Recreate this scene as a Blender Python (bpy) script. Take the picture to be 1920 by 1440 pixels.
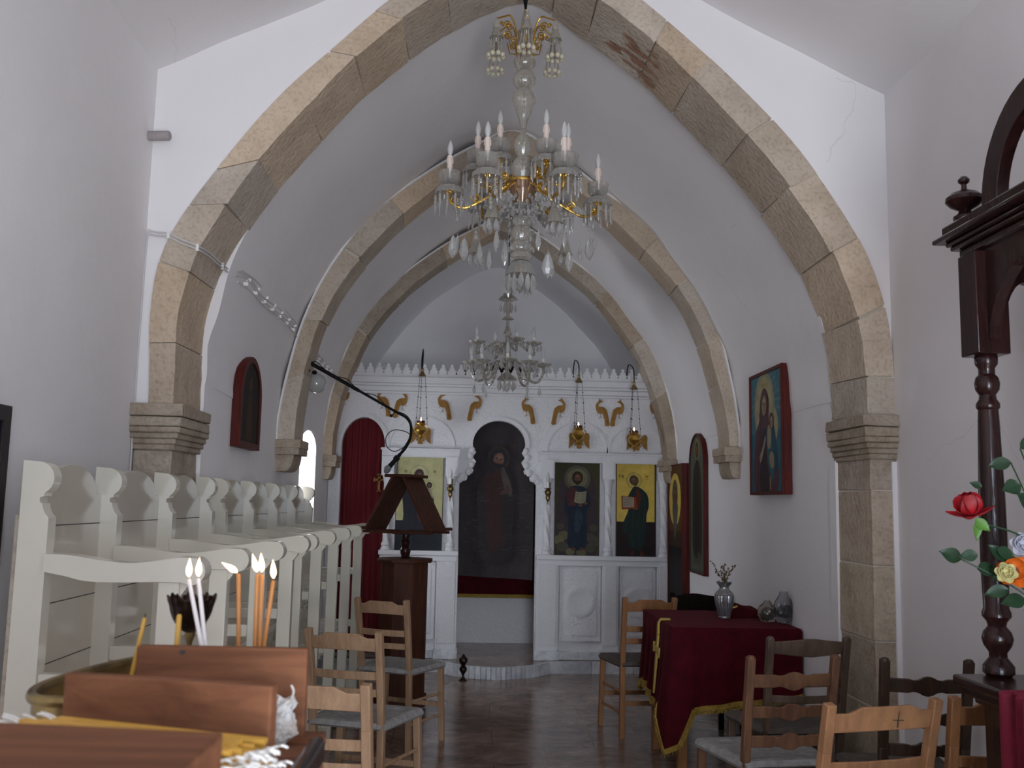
import bpy, math, random
from mathutils import Vector, Matrix
from mathutils.geometry import tessellate_polygon
PI = math.pi
for o in list(bpy.data.objects): bpy.data.objects.remove(o)
SC = bpy.context.scene
COL = SC.collection
random.seed(7)

# ---------------------------------------------------------------- camera, world, lights, exposure
cam = bpy.data.cameras.new('camera'); cam_o = bpy.data.objects.new('camera', cam); COL.objects.link(cam_o)
CA, CB, CR = 0.037223, 0.123477, 0.020
_f = Vector((math.sin(CA)*math.cos(CB), math.cos(CA)*math.cos(CB), math.sin(CB)))
_r = Vector((math.cos(CA), -math.sin(CA), 0)); _u = _r.cross(_f)
_R = math.cos(CR)*_r + math.sin(CR)*_u; _U = -math.sin(CR)*_r + math.cos(CR)*_u
cam_o.matrix_world = Matrix(((_R.x, _U.x, -_f.x, 0), (_R.y, _U.y, -_f.y, 0), (_R.z, _U.z, -_f.z, 1.46), (0, 0, 0, 1)))
cam.sensor_width = 36.0; cam.lens = 36.0*1800/1920; cam.clip_start = 0.02; cam.clip_end = 200
cam.dof.use_dof = True; cam.dof.focus_distance = 5.0; cam.dof.aperture_fstop = 7.1
SC.camera = cam_o
SC.view_settings.view_transform = 'Standard'; SC.view_settings.look = 'None'
SC.view_settings.gamma = 1.0; SC.view_settings.use_curve_mapping = False
SC.view_settings.exposure = 0.78
SC.cycles.use_denoising = True
SC.cycles.max_bounces = 10; SC.cycles.diffuse_bounces = 6; SC.cycles.transmission_bounces = 8; SC.cycles.transparent_max_bounces = 12
SC.cycles.caustics_reflective = False; SC.cycles.caustics_refractive = False
SC.cycles.sample_clamp_indirect = 4.0

world = bpy.data.worlds.new('daylight'); SC.world = world; world.use_nodes = True
bg = world.node_tree.nodes['Background']; bg.inputs[0].default_value = (0.74, 0.86, 1.0, 1); bg.inputs[1].default_value = 2.2

def area(name, loc, direction, sx, sy, power, color, spread=PI):
    l = bpy.data.lights.new(name, 'AREA'); l.shape = 'RECTANGLE'; l.size = sx; l.size_y = sy
    l.energy = power; l.color = color; l.spread = spread
    o = bpy.data.objects.new(name, l); COL.objects.link(o); o.location = loc
    o.rotation_euler = Vector(direction).to_track_quat('-Z', 'Z').to_euler()
    return o
# daylight through the open entrance door behind the viewer (lawn, paving and sky outside)
area('door_daylight', (0.75, -1.66, 1.15), (0, 1, 0.03), 1.25, 2.1, 50, (0.70, 0.83, 1.0))
# high window over the entrance
area('upper_window_daylight', (0.2, -1.66, 2.95), (-0.02, 1, 0.10), 0.9, 0.7, 1.5, (1.0, 0.95, 0.88))
# small window in the left nave wall and small window of the sanctuary
area('nave_window_daylight', (-1.665, 7.69, 1.55), (1, -.2, 0.35), 0.52, 0.70, 9, (0.95, 0.97, 1.0))
# added lamp at the door foot to brighten the vault, standing in for bounce
area('vault_fill', (0.75, -1.64, 0.45), (0, 1, 0.62), 1.2, 0.7, 34, (1.0, 0.95, 0.90))
area('sanctuary_window_daylight', (1.70, 9.6, 1.7), (-1, 0, 0.05), 0.5, 0.7, 2.5, (0.85, 0.92, 1.0))

# ---------------------------------------------------------------- materials
MATS = {}
def mat(name, col, rough=0.6, metal=0.0, var=0.0, vs=6.0, bump=0.0, bs=60.0, spec=0.5, col2=None, trans=0.0, ior=1.45,
        emit=None, tint=False, alpha=1.0, sheen=0.0, coat=0.0, stretch=None, detail=6, dist=0.0):
    if name in MATS: return MATS[name]
    m = bpy.data.materials.new(name); m.use_nodes = True; nt = m.node_tree; N = nt.nodes; Lk = nt.links
    b = N['Principled BSDF']
    def S(k, v):
        if k in b.inputs: b.inputs[k].default_value = v
    c = tuple(col)+(1,)
    S('Base Color', c); S('Roughness', rough); S('Metallic', metal); S('Specular IOR Level', spec); S('IOR', ior)
    S('Transmission Weight', trans); S('Alpha', alpha); S('Sheen Weight', sheen); S('Coat Weight', coat)
    if sheen: S('Sheen Roughness', 0.35); S('Sheen Tint', tuple(min(1, x*4+0.05) for x in col)+(1,))
    tc = N.new('ShaderNodeTexCoord'); mp = N.new('ShaderNodeMapping')
    Lk.new(tc.outputs['Object'], mp.inputs[0])
    if stretch: mp.inputs['Scale'].default_value = stretch
    src = None
    if var or col2:
        nz = N.new('ShaderNodeTexNoise'); nz.inputs['Scale'].default_value = vs; nz.inputs['Detail'].default_value = detail
        nz.inputs['Roughness'].default_value = 0.65; nz.inputs['Distortion'].default_value = dist
        Lk.new(mp.outputs[0], nz.inputs['Vector'])
        rp = N.new('ShaderNodeValToRGB'); rp.color_ramp.elements[0].position = 0.33; rp.color_ramp.elements[1].position = 0.67
        d = col2 if col2 else tuple(x*(1-var) for x in col)
        rp.color_ramp.elements[0].color = tuple(d)+(1,); rp.color_ramp.elements[1].color = c
        Lk.new(nz.outputs['Fac'], rp.inputs[0]); src = rp.outputs[0]
    if tint:
        at = N.new('ShaderNodeAttribute'); at.attribute_name = 'tint'
        mx = N.new('ShaderNodeMix'); mx.data_type = 'RGBA'; mx.blend_type = 'MULTIPLY'; mx.inputs[0].default_value = 1
        if src: Lk.new(src, mx.inputs[6])
        else: mx.inputs[6].default_value = c
        Lk.new(at.outputs['Color'], mx.inputs[7]); src = mx.outputs[2]
    if src: Lk.new(src, b.inputs['Base Color'])
    if bump:
        n2 = N.new('ShaderNodeTexNoise'); n2.inputs['Scale'].default_value = bs; n2.inputs['Detail'].default_value = 5
        Lk.new(mp.outputs[0], n2.inputs['Vector'])
        bp = N.new('ShaderNodeBump'); bp.inputs['Strength'].default_value = bump; bp.inputs['Distance'].default_value = 0.01
        Lk.new(n2.outputs['Fac'], bp.inputs['Height']); Lk.new(bp.outputs[0], b.inputs['Normal'])
    if emit:
        S('Emission Color', tuple(emit[:3])+(1,)); S('Emission Strength', emit[3])
    MATS[name] = m
    return m

def glassy(name, col, body=0.45, rough=0.06):
    """old dusty crystal: part clear glass, part translucent grey film"""
    m = bpy.data.materials.new(name); m.use_nodes = True; nt = m.node_tree; N = nt.nodes; Lk = nt.links
    b = N['Principled BSDF']; out = N['Material Output']
    b.inputs['Base Color'].default_value = tuple(col)+(1,); b.inputs['Roughness'].default_value = rough
    b.inputs['Transmission Weight'].default_value = 1.0; b.inputs['IOR'].default_value = 1.38
    d = N.new('ShaderNodeBsdfPrincipled'); d.inputs['Base Color'].default_value = tuple(x*0.70 for x in col)+(1,)
    d.inputs['Roughness'].default_value = 0.22; d.inputs['Coat Weight'].default_value = 0.6
    lw = N.new('ShaderNodeLayerWeight'); lw.inputs[0].default_value = 0.35
    mt = N.new('ShaderNodeMath'); mt.operation = 'MULTIPLY_ADD'; mt.inputs[1].default_value = 0.45; mt.inputs[2].default_value = body
    mx = N.new('ShaderNodeMixShader')
    Lk.new(lw.outputs['Facing'], mt.inputs[0]); Lk.new(mt.outputs[0], mx.inputs[0])
    Lk.new(b.outputs[0], mx.inputs[1]); Lk.new(d.outputs[0], mx.inputs[2]); Lk.new(mx.outputs[0], out.inputs[0])
    MATS[name] = m; return m

def plaster(name, col, amt=0.07):
    m = bpy.data.materials.new(name); m.use_nodes = True; nt = m.node_tree; N = nt.nodes; Lk = nt.links
    b = N['Principled BSDF']; b.inputs['Roughness'].default_value = 0.85; b.inputs['Specular IOR Level'].default_value = 0.2
    tc = N.new('ShaderNodeTexCoord')
    n1 = N.new('ShaderNodeTexNoise'); n1.inputs['Scale'].default_value = 1.1; n1.inputs['Detail'].default_value = 7; n1.inputs['Roughness'].default_value = .6
    r1 = N.new('ShaderNodeValToRGB'); r1.color_ramp.elements[0].position = .3; r1.color_ramp.elements[1].position = .7
    r1.color_ramp.elements[0].color = tuple(x*(1-amt) for x in col)+(1,); r1.color_ramp.elements[1].color = tuple(col)+(1,)
    # hairline cracks: thin edges of large distorted cells, only where a second noise allows them
    n0 = N.new('ShaderNodeTexNoise'); n0.inputs['Scale'].default_value = 1.7; n0.inputs['Detail'].default_value = 4
    mv = N.new('ShaderNodeMix'); mv.data_type = 'VECTOR'; mv.inputs[0].default_value = .35
    vo = N.new('ShaderNodeTexVoronoi'); vo.feature = 'DISTANCE_TO_EDGE'; vo.inputs['Scale'].default_value = 0.9
    lt = N.new('ShaderNodeMath'); lt.operation = 'LESS_THAN'; lt.inputs[1].default_value = 0.0022
    n3 = N.new('ShaderNodeTexNoise'); n3.inputs['Scale'].default_value = .8
    gt = N.new('ShaderNodeMath'); gt.operation = 'GREATER_THAN'; gt.inputs[1].default_value = .60
    ml = N.new('ShaderNodeMath'); ml.operation = 'MULTIPLY'
    m2 = N.new('ShaderNodeMath'); m2.operation = 'MULTIPLY'; m2.inputs[1].default_value = .18
    mx = N.new('ShaderNodeMix'); mx.data_type = 'RGBA'; mx.inputs[7].default_value = tuple(x*.55 for x in col)+(1,)
    Lk.new(tc.outputs['Object'], n1.inputs['Vector']); Lk.new(n1.outputs['Fac'], r1.inputs[0])
    Lk.new(tc.outputs['Object'], n0.inputs['Vector']); Lk.new(tc.outputs['Object'], mv.inputs[4]); Lk.new(n0.outputs['Color'], mv.inputs[5])
    Lk.new(mv.outputs[1], vo.inputs['Vector']); Lk.new(vo.outputs['Distance'], lt.inputs[0])
    Lk.new(tc.outputs['Object'], n3.inputs['Vector']); Lk.new(n3.outputs['Fac'], gt.inputs[0])
    Lk.new(lt.outputs[0], ml.inputs[0]); Lk.new(gt.outputs[0], ml.inputs[1]); Lk.new(ml.outputs[0], m2.inputs[0])
    Lk.new(m2.outputs[0], mx.inputs[0]); Lk.new(r1.outputs[0], mx.inputs[6]); Lk.new(mx.outputs[2], b.inputs['Base Color'])
    n2 = N.new('ShaderNodeTexNoise'); n2.inputs['Scale'].default_value = 9; n2.inputs['Detail'].default_value = 8
    bp = N.new('ShaderNodeBump'); bp.inputs['Strength'].default_value = .35; bp.inputs['Distance'].default_value = .012
    Lk.new(tc.outputs['Object'], n2.inputs['Vector']); Lk.new(n2.outputs['Fac'], bp.inputs['Height']); Lk.new(bp.outputs[0], b.inputs['Normal'])
    MATS[name] = m; return m

def stone_mat(name, a, b_, c_):
    m = bpy.data.materials.new(name); m.use_nodes = True; nt = m.node_tree; N = nt.nodes; Lk = nt.links
    b = N['Principled BSDF']; b.inputs['Roughness'].default_value = .9; b.inputs['Specular IOR Level'].default_value = .15
    tc = N.new('ShaderNodeTexCoord')
    n1 = N.new('ShaderNodeTexNoise'); n1.inputs['Scale'].default_value = 4.5; n1.inputs['Detail'].default_value = 8; n1.inputs['Roughness'].default_value = .7
    r1 = N.new('ShaderNodeValToRGB'); e = r1.color_ramp.elements
    e[0].position = .28; e[0].color = tuple(b_)+(1,); e[1].position = .55; e[1].color = tuple(a)+(1,)
    x = e.new(.78); x.color = tuple(c_)+(1,)
    n4 = N.new('ShaderNodeTexNoise'); n4.inputs['Scale'].default_value = 55; n4.inputs['Detail'].default_value = 4
    r4 = N.new('ShaderNodeValToRGB'); r4.color_ramp.elements[0].position = .36; r4.color_ramp.elements[0].color = (.55, .5, .45, 1)
    r4.color_ramp.elements[1].position = .5; r4.color_ramp.elements[1].color = (1, 1, 1, 1)
    at = N.new('ShaderNodeAttribute'); at.attribute_name = 'tint'
    mx = N.new('ShaderNodeMix'); mx.data_type = 'RGBA'; mx.blend_type = 'MULTIPLY'; mx.inputs[0].default_value = 1
    my = N.new('ShaderNodeMix'); my.data_type = 'RGBA'; my.blend_type = 'MULTIPLY'; my.inputs[0].default_value = .35
    Lk.new(tc.outputs['Object'], n1.inputs['Vector']); Lk.new(n1.outputs['Fac'], r1.inputs[0])
    Lk.new(tc.outputs['Object'], n4.inputs['Vector']); Lk.new(n4.outputs['Fac'], r4.inputs[0])
    Lk.new(r1.outputs[0], mx.inputs[6]); Lk.new(at.outputs['Color'], mx.inputs[7])
    Lk.new(mx.outputs[2], my.inputs[6]); Lk.new(r4.outputs[0], my.inputs[7]); Lk.new(my.outputs[2], b.inputs['Base Color'])
    n2 = N.new('ShaderNodeTexNoise'); n2.inputs['Scale'].default_value = 38; n2.inputs['Detail'].default_value = 9
    bp = N.new('ShaderNodeBump'); bp.inputs['Strength'].default_value = .7; bp.inputs['Distance'].default_value = .012
    Lk.new(tc.outputs['Object'], n2.inputs['Vector']); Lk.new(n2.outputs['Fac'], bp.inputs['Height']); Lk.new(bp.outputs[0], b.inputs['Normal'])
    MATS[name] = m; return m

def carved(name, col, scale, strength):
    """painted plaster with low carved scrolls"""
    m = bpy.data.materials.new(name); m.use_nodes = True; nt = m.node_tree; N = nt.nodes; Lk = nt.links
    b = N['Principled BSDF']; b.inputs['Roughness'].default_value = .55; b.inputs['Base Color'].default_value = tuple(col)+(1,)
    tc = N.new('ShaderNodeTexCoord'); n0 = N.new('ShaderNodeTexNoise'); n0.inputs['Scale'].default_value = scale*.35
    mv = N.new('ShaderNodeMix'); mv.data_type = 'VECTOR'; mv.inputs[0].default_value = .25
    vo = N.new('ShaderNodeTexVoronoi'); vo.feature = 'SMOOTH_F1'; vo.inputs['Scale'].default_value = scale
    sn = N.new('ShaderNodeMath'); sn.operation = 'SINE'; mu = N.new('ShaderNodeMath'); mu.operation = 'MULTIPLY'; mu.inputs[1].default_value = 9
    bp = N.new('ShaderNodeBump'); bp.inputs['Strength'].default_value = strength; bp.inputs['Distance'].default_value = .008
    Lk.new(tc.outputs['Object'], n0.inputs['Vector']); Lk.new(tc.outputs['Object'], mv.inputs[4]); Lk.new(n0.outputs['Color'], mv.inputs[5])
    Lk.new(mv.outputs[1], vo.inputs['Vector']); Lk.new(vo.outputs['Distance'], mu.inputs[0]); Lk.new(mu.outputs[0], sn.inputs[0])
    Lk.new(sn.outputs[0], bp.inputs['Height']); Lk.new(bp.outputs[0], b.inputs['Normal'])
    MATS[name] = m; return m

def floor_mat(name):
    m = bpy.data.materials.new(name); m.use_nodes = True; nt = m.node_tree; N = nt.nodes; Lk = nt.links
    b = N['Principled BSDF']; b.inputs['Roughness'].default_value = .13; b.inputs['Specular IOR Level'].default_value = .55
    tc = N.new('ShaderNodeTexCoord'); mp = N.new('ShaderNodeMapping'); mp.inputs['Scale'].default_value = (1.0, 1.5, 1)
    n1 = N.new('ShaderNodeTexNoise'); n1.inputs['Scale'].default_value = 3.2; n1.inputs['Detail'].default_value = 12; n1.inputs['Roughness'].default_value = .72; n1.inputs['Distortion'].default_value = 1.1
    r1 = N.new('ShaderNodeValToRGB'); e = r1.color_ramp.elements
    e[0].position = .30; e[0].color = (.075, .045, .035, 1); e[1].position = .72; e[1].color = (.42, .32, .26, 1)
    x = e.new(.46); x.color = (.22, .15, .115, 1); x = e.new(.56); x.color = (.28, .20, .16, 1)
    bk = N.new('ShaderNodeTexBrick'); bk.offset = 0.5; bk.inputs['Scale'].default_value = 1.0
    bk.inputs['Brick Width'].default_value = .62; bk.inputs['Row Height'].default_value = .40; bk.inputs['Mortar Size'].default_value = .003
    bk.inputs['Color1'].default_value = (1, 1, 1, 1); bk.inputs['Color2'].default_value = (.80, .78, .76, 1); bk.inputs['Mortar'].default_value = (.55, .5, .48, 1)
    mx = N.new('ShaderNodeMix'); mx.data_type = 'RGBA'; mx.blend_type = 'MULTIPLY'; mx.inputs[0].default_value = .9
    Lk.new(tc.outputs['Object'], mp.inputs[0]); Lk.new(mp.outputs[0], n1.inputs['Vector']); Lk.new(n1.outputs['Fac'], r1.inputs[0])
    Lk.new(tc.outputs['Object'], bk.inputs['Vector']); Lk.new(r1.outputs[0], mx.inputs[6]); Lk.new(bk.outputs['Color'], mx.inputs[7])
    Lk.new(mx.outputs[2], b.inputs['Base Color'])
    n2 = N.new('ShaderNodeTexNoise'); n2.inputs['Scale'].default_value = 7; r2 = N.new('ShaderNodeMapRange')
    r2.inputs[3].default_value = .12; r2.inputs[4].default_value = .30
    Lk.new(tc.outputs['Object'], n2.inputs['Vector']); Lk.new(n2.outputs['Fac'], r2.inputs[0]); Lk.new(r2.outputs[0], b.inputs['Roughness'])
    MATS[name] = m; return m

def wood(name, a, b_, rough=.45, axis='z', coat=0.0, spec=.5):
    st = {'x': (2, 22, 22), 'y': (22, 2, 22), 'z': (22, 22, 2)}[axis]
    return mat(name, a, rough=rough, col2=b_, vs=1.6, stretch=st, bump=.12, bs=4, coat=coat, dist=.6, spec=spec)

PLA = plaster('white_plaster', (.80, .775, .78)); PLN = plaster('nave_plaster_lifted', (.90, .885, .90), .05); PLF = plaster('painted_plaster_front', (.88, .865, .87), .04)  # nave plaster is lightened to make up for weak light on the vault
STN = stone_mat('poros_stone', (.60, .50, .395), (.46, .375, .29), (.68, .60, .50))
STN2 = stone_mat('weathered_stone', (.52, .45, .37), (.34, .275, .21), (.60, .54, .47))
MORT = mat('mortar', (.60, .545, .46), .95, bump=.4)
FLR = floor_mat('polished_marble_floor')
MARB = mat('grey_white_marble', (.74, .75, .76), .35, col2=(.42, .45, .50), vs=7, dist=1.5, tint=True)
WHT = mat('white_paint', (.73, .73, .76), .5, var=.06, bump=.15, bs=50)
CARV = carved('carved_white', (.73, .73, .76), 34, .28)
CARV2 = carved('carved_white_fine', (.73, .73, .76), 48, .32)
CREAM = mat('cream_gloss_paint', (.69, .655, .555), .22, var=.05, vs=3, bump=.05, bs=20, coat=.35)
CREAM2 = mat('cream_paint_shaded', (.60, .55, .45), .22, var=.10, vs=2.5, coat=.3)  # duller cream: shade on the stall backs put into the colour
DKLINE = mat('dark_joint', (.05, .045, .04), .9)
GOLD = mat('brass_gold', (.78, .50, .12), .28, 1.0, var=.25, vs=40, bump=.2, bs=60)
GOLDP = mat('gilded_wood', (.36, .185, .030), .5, .2, col2=(.20, .09, .014), vs=35, bump=.4, bs=90)
GLASS = glassy('chandelier_glass', (.94, .92, .86), .26)
GLASSD = glassy('crystal_drop_glass', (.98, .98, .96), .30)
GLASSB = glassy('smoky_chandelier_glass', (.88, .84, .74), .30)
AMBER = mat('amber_glass', (.26, .15, .085), .10, .45, spec=.8, coat=.9)
BULB = mat('frosted_bulb', (.84, .85, .85), .2, trans=.35, ior=1.2, coat=.6)
SLEEVE = mat('candle_sleeve', (.80, .68, .60), .5)
SLEEVEW = mat('white_sleeve', (.85, .84, .80), .5)
BLACK = mat('black_rubber', (.008, .008, .009), .6, spec=.15)
IRON = mat('black_iron', (.02, .02, .022), .4, .6)
DWOOD = wood('dark_lacquered_wood', (.032, .010, .009), (.014, .005, .005), .25, coat=.25, spec=.3)
LWOOD = wood('lectern_wood', (.085, .030, .016), (.045, .016, .009), .6, spec=.2)
FWOOD = wood('candle_box_wood', (.225, .095, .048), (.12, .050, .027), .7, 'x', spec=.15)
REDV = mat('red_velvet', (.070, .0015, .007), .8, var=.45, vs=14, sheen=.22, bump=.15, bs=80, spec=.15)
REDC = mat('red_curtain', (.15, .008, .014), .85, var=.3, vs=3, stretch=(14, 14, .5))
FRINGE = mat('gold_fringe', (.50, .34, .07), .5, .35, col2=(.26, .16, .02), vs=90, bump=.8, bs=160)
MAHF = wood('red_wood_frame', (.12, .014, .010), (.06, .009, .007), .5, spec=.25)
BEES = mat('beeswax', (.62, .34, .055), .42, var=.2, vs=20)
BEESD = mat('dark_beeswax', (.50, .20, .05), .42, var=.2, vs=20)
WAXW = mat('white_wax', (.82, .76, .74), .4)
WICK = mat('cotton_wick', (.85, .83, .80), .9, bump=.4, bs=200)
BRONZE = mat('blackened_bronze', (.045, .025, .018), .28, .85, col2=(.012, .008, .008), vs=25, bump=.5, bs=50)
BRASSD = mat('tarnished_brass', (.40, .29, .12), .32, .9, col2=(.16, .11, .05), vs=14)
FLAME = mat('candle_flame', (1, .6, .3), .5, emit=(1.0, .66, .36, 4.5))
VELFL = mat('lamp_flame', (1, .7, .4), .5, emit=(1.0, .62, .32, 4.0))
CORD = None

# ---------------------------------------------------------------- mesh builder
def cat(pts, n=6, closed=False):
    """Catmull-Rom through points"""
    P = [Vector(p) for p in pts]; out = []; m = len(P)
    rng = range(m) if closed else range(m-1)
    for i in rng:
        p0 = P[(i-1) % m] if closed else P[max(i-1, 0)]
        p1 = P[i]; p2 = P[(i+1) % m]; p3 = P[(i+2) % m] if closed else P[min(i+2, m-1)]
        for k in range(n):
            t = k/n
            out.append(0.5*((2*p1)+(p2-p0)*t+(2*p0-5*p1+4*p2-p3)*t*t+(3*p1-p0-3*p2+p3)*t**3))
    if not closed: out.append(P[-1].copy())
    return out

class MB:
    def __init__(s): s.v = []; s.f = []; s.mi = []; s.t = []; s.T = (1, 1, 1); s.cm = 0; s.M = None
    def _add(s, vs, fs):
        b = len(s.v)
        for p in vs:
            p = Vector(p)
            if s.M is not None: p = s.M @ p
            s.v.append(p)
        for f in fs: s.f.append([b+i for i in f]); s.mi.append(s.cm); s.t.append(s.T)
        return s
    def box(s, x0, x1, y0, y1, z0, z1):
        v = [(x, y, z) for z in (z0, z1) for y in (y0, y1) for x in (x0, x1)]
        return s._add(v, [(0, 2, 3, 1), (4, 5, 7, 6), (0, 1, 5, 4), (2, 6, 7, 3), (0, 4, 6, 2), (1, 3, 7, 5)])
    def prism(s, poly, a0, a1, plane='xz', holes=()):
        """poly in a plane, extruded along the third axis from a0 to a1"""
        def P(p, a): return {'xz': (p[0], a, p[1]), 'xy': (p[0], p[1], a), 'yz': (a, p[0], p[1])}[plane]
        loops = [list(poly)]+[list(h) for h in holes]
        flat = [p for l in loops for p in l]; n = len(flat)
        tri = tessellate_polygon([[Vector((p[0], p[1], 0)) for p in l] for l in loops])
        vs = [P(p, a0) for p in flat]+[P(p, a1) for p in flat]
        fs = [tuple(t) for t in tri]+[tuple(i+n for i in reversed(t)) for t in tri]
        k = 0
        for l in loops:
            m = len(l)
            for i in range(m): a = k+i; b = k+(i+1) % m; fs.append((a, b, b+n, a+n))
            k += m
        return s._add(vs, fs)
    def lathe(s, prof, c=(0, 0, 0), n=20, M=None, flute=0, fa=0.0, twist=0.0, sx=1, sy=1):
        """prof = [(radius, z)]"""
        vs = []; fs = []; c = Vector(c)
        for (r, z) in prof:
            for k in range(n):
                a = 2*PI*k/n; rr = r
                if flute: rr = r*(1+fa*math.cos(flute*a+twist*z))
                p = Vector((rr*math.cos(a)*sx, rr*math.sin(a)*sy, z))
                if M is not None: p = M @ p
                vs.append(p+c)
        for i in range(len(prof)-1):
            for k in range(n): k2 = (k+1) % n; fs.append((i*n+k, i*n+k2, (i+1)*n+k2, (i+1)*n+k))
        if prof[0][0] > 1e-5: fs.append(tuple(reversed(range(n))))
        if prof[-1][0] > 1e-5: fs.append(tuple(range((len(prof)-1)*n, len(prof)*n)))
        return s._add(vs, fs)
    def tube(s, path, r, n=8, closed=False, sq=1.0):
        P = [Vector(p) for p in path]; m = len(P); R = r if hasattr(r, '__len__') else [r]*m
        vs = []; fs = []; up = None
        for i in range(m):
            if closed: t = P[(i+1) % m]-P[i-1]
            else: t = P[min(i+1, m-1)]-P[max(i-1, 0)]
            t = t.normalized() if t.length > 1e-9 else Vector((0, 0, 1))
            if up is None:
                up = Vector((0, 0, 1)) if abs(t.z) < .9 else Vector((1, 0, 0))
            a = (up-t*up.dot(t)).normalized(); up = a; b = t.cross(a)
            for k in range(n):
                q = 2*PI*k/n; vs.append(P[i]+R[i]*(math.cos(q)*a*sq+math.sin(q)*b))
        for i in range(m if closed else m-1):
            j = (i+1) % m
            for k in range(n): k2 = (k+1) % n; fs.append((i*n+k, j*n+k, j*n+k2, i*n+k2))
        if not closed: fs.append(tuple(range(n))); fs.append(tuple(reversed(range((m-1)*n, m*n))))
        return s._add(vs, fs)
    def ball(s, c, r, n=12, m=8, sx=1, sy=1, sz=1):
        prof = [(max(r*math.sin(PI*i/m), 1e-6), -r*math.cos(PI*i/m)*sz) for i in range(m+1)]
        return s.lathe(prof, c, n, sx=sx, sy=sy)
    def beam(s, p0, p1, w, h, up=(0, 0, 1), w1=None, h1=None):
        """bar from p0 to p1, w across, h along up"""
        p0 = Vector(p0); p1 = Vector(p1); t = (p1-p0).normalized(); u = Vector(up); u = (u-t*u.dot(t)).normalized(); b = t.cross(u)
        w1 = w if w1 is None else w1; h1 = h if h1 is None else h1; vs = []
        for p, a, c in ((p0, w, h), (p1, w1, h1)):
            for i, j in ((-1, -1), (1, -1), (1, 1), (-1, 1)): vs.append(p+b*i*a/2+u*j*c/2)
        return s._add(vs, [(3, 2, 1, 0), (4, 5, 6, 7), (0, 1, 5, 4), (1, 2, 6, 5), (2, 3, 7, 6), (3, 0, 4, 7)])
    def grid(s, fn, nu, nv, thick=0.0, closed_u=False):
        """surface fn(i,j)->point; thick gives it a back side along its normal"""
        G = [[Vector(fn(i, j)) for j in range(nv+1)] for i in range(nu+1)]
        vs = [p for row in G for p in row]; w = nv+1; fs = []
        for i in range(nu):
            for j in range(nv): fs.append((i*w+j, (i+1)*w+j, (i+1)*w+j+1, i*w+j+1))
        if thick:
            off = len(vs); bk = []
            for i in range(nu+1):
                for j in range(nv+1):
                    du = G[min(i+1, nu)][j]-G[max(i-1, 0)][j]; dv = G[i][min(j+1, nv)]-G[i][max(j-1, 0)]
                    nn = du.cross(dv); nn = nn.normalized() if nn.length > 1e-12 else Vector((0, 0, 1))
                    bk.append(G[i][j]-nn*thick)
            vs += bk; fs += [tuple(off+q for q in reversed(f)) for f in fs]
            for i in range(nu):
                for j in (0, nv): a, b = i*w+j, (i+1)*w+j; fs.append((a, b, b+off, a+off) if j else (b, a, a+off, b+off))
            for j in range(nv):
                for i in (0, nu): a, b = i*w+j, i*w+j+1; fs.append((b, a, a+off, b+off) if i else (a, b, b+off, a+off))
        return s._add(vs, fs)
    def build(s, name, mats, parent=None, world=True, bevel=0.0, smooth=38, kind=None, origin=None, seg=2):
        me = bpy.data.meshes.new(name)
        if parent is not None:
            off = Vector((0, 0, 0))
            if world:
                q = parent
                while q is not None: off += q.location; q = q.parent
        elif origin is not None: off = Vector(origin)
        else:
            xs = [p.x for p in s.v]; ys = [p.y for p in s.v]; zs = [p.z for p in s.v]
            off = Vector(((min(xs)+max(xs))/2, (min(ys)+max(ys))/2, min(zs)))
        me.from_pydata([p-off for p in s.v], [], s.f)
        for m in (mats if isinstance(mats, (list, tuple)) else [mats]): me.materials.append(m)
        me.polygons.foreach_set('material_index', s.mi)
        if any(t != (1, 1, 1) for t in s.t) or True:
            ca = me.color_attributes.new('tint', 'FLOAT_COLOR', 'CORNER'); d = []
            for p, t in zip(me.polygons, s.t): d += [t[0], t[1], t[2], 1.0]*p.loop_total
            ca.data.foreach_set('color', d)
        me.validate(); me.update()
        import bmesh
        bm = bmesh.new(); bm.from_mesh(me); bmesh.ops.recalc_face_normals(bm, faces=bm.faces); bm.to_mesh(me); bm.free()
        if smooth:
            me.polygons.foreach_set('use_smooth', [True]*len(me.polygons)); me.set_sharp_from_angle(angle=math.radians(smooth))
        o = bpy.data.objects.new(name, me); COL.objects.link(o)
        if parent is not None: o.parent = parent
        else: o.location = off
        if bevel:
            b = o.modifiers.new('bevel', 'BEVEL'); b.width = bevel; b.segments = seg; b.limit_method = 'ANGLE'; b.angle_limit = math.radians(40)
        if kind: o['kind'] = kind
        return o

def tag(o, label, category, group=None, kind=None):
    o['label'] = label; o['category'] = category
    if group: o['group'] = group
    if kind: o['kind'] = kind
    return o
def thing(name, loc, label, category, group=None, rz=0.0):
    o = bpy.data.objects.new(name, None); COL.objects.link(o); o.location = loc; o.rotation_euler.z = rz
    o.empty_display_size = .1
    return tag(o, label, category, group)
KIDS = {}
def copy_tree(o, parent=None):
    c = o.copy(); COL.objects.link(c); c.parent = parent
    for ch in [x for x in COL.objects if x.parent == o]: copy_tree(ch, c)
    return c
def structure(mb, name, m, **k): return mb.build(name, m, kind='structure', **k)

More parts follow.
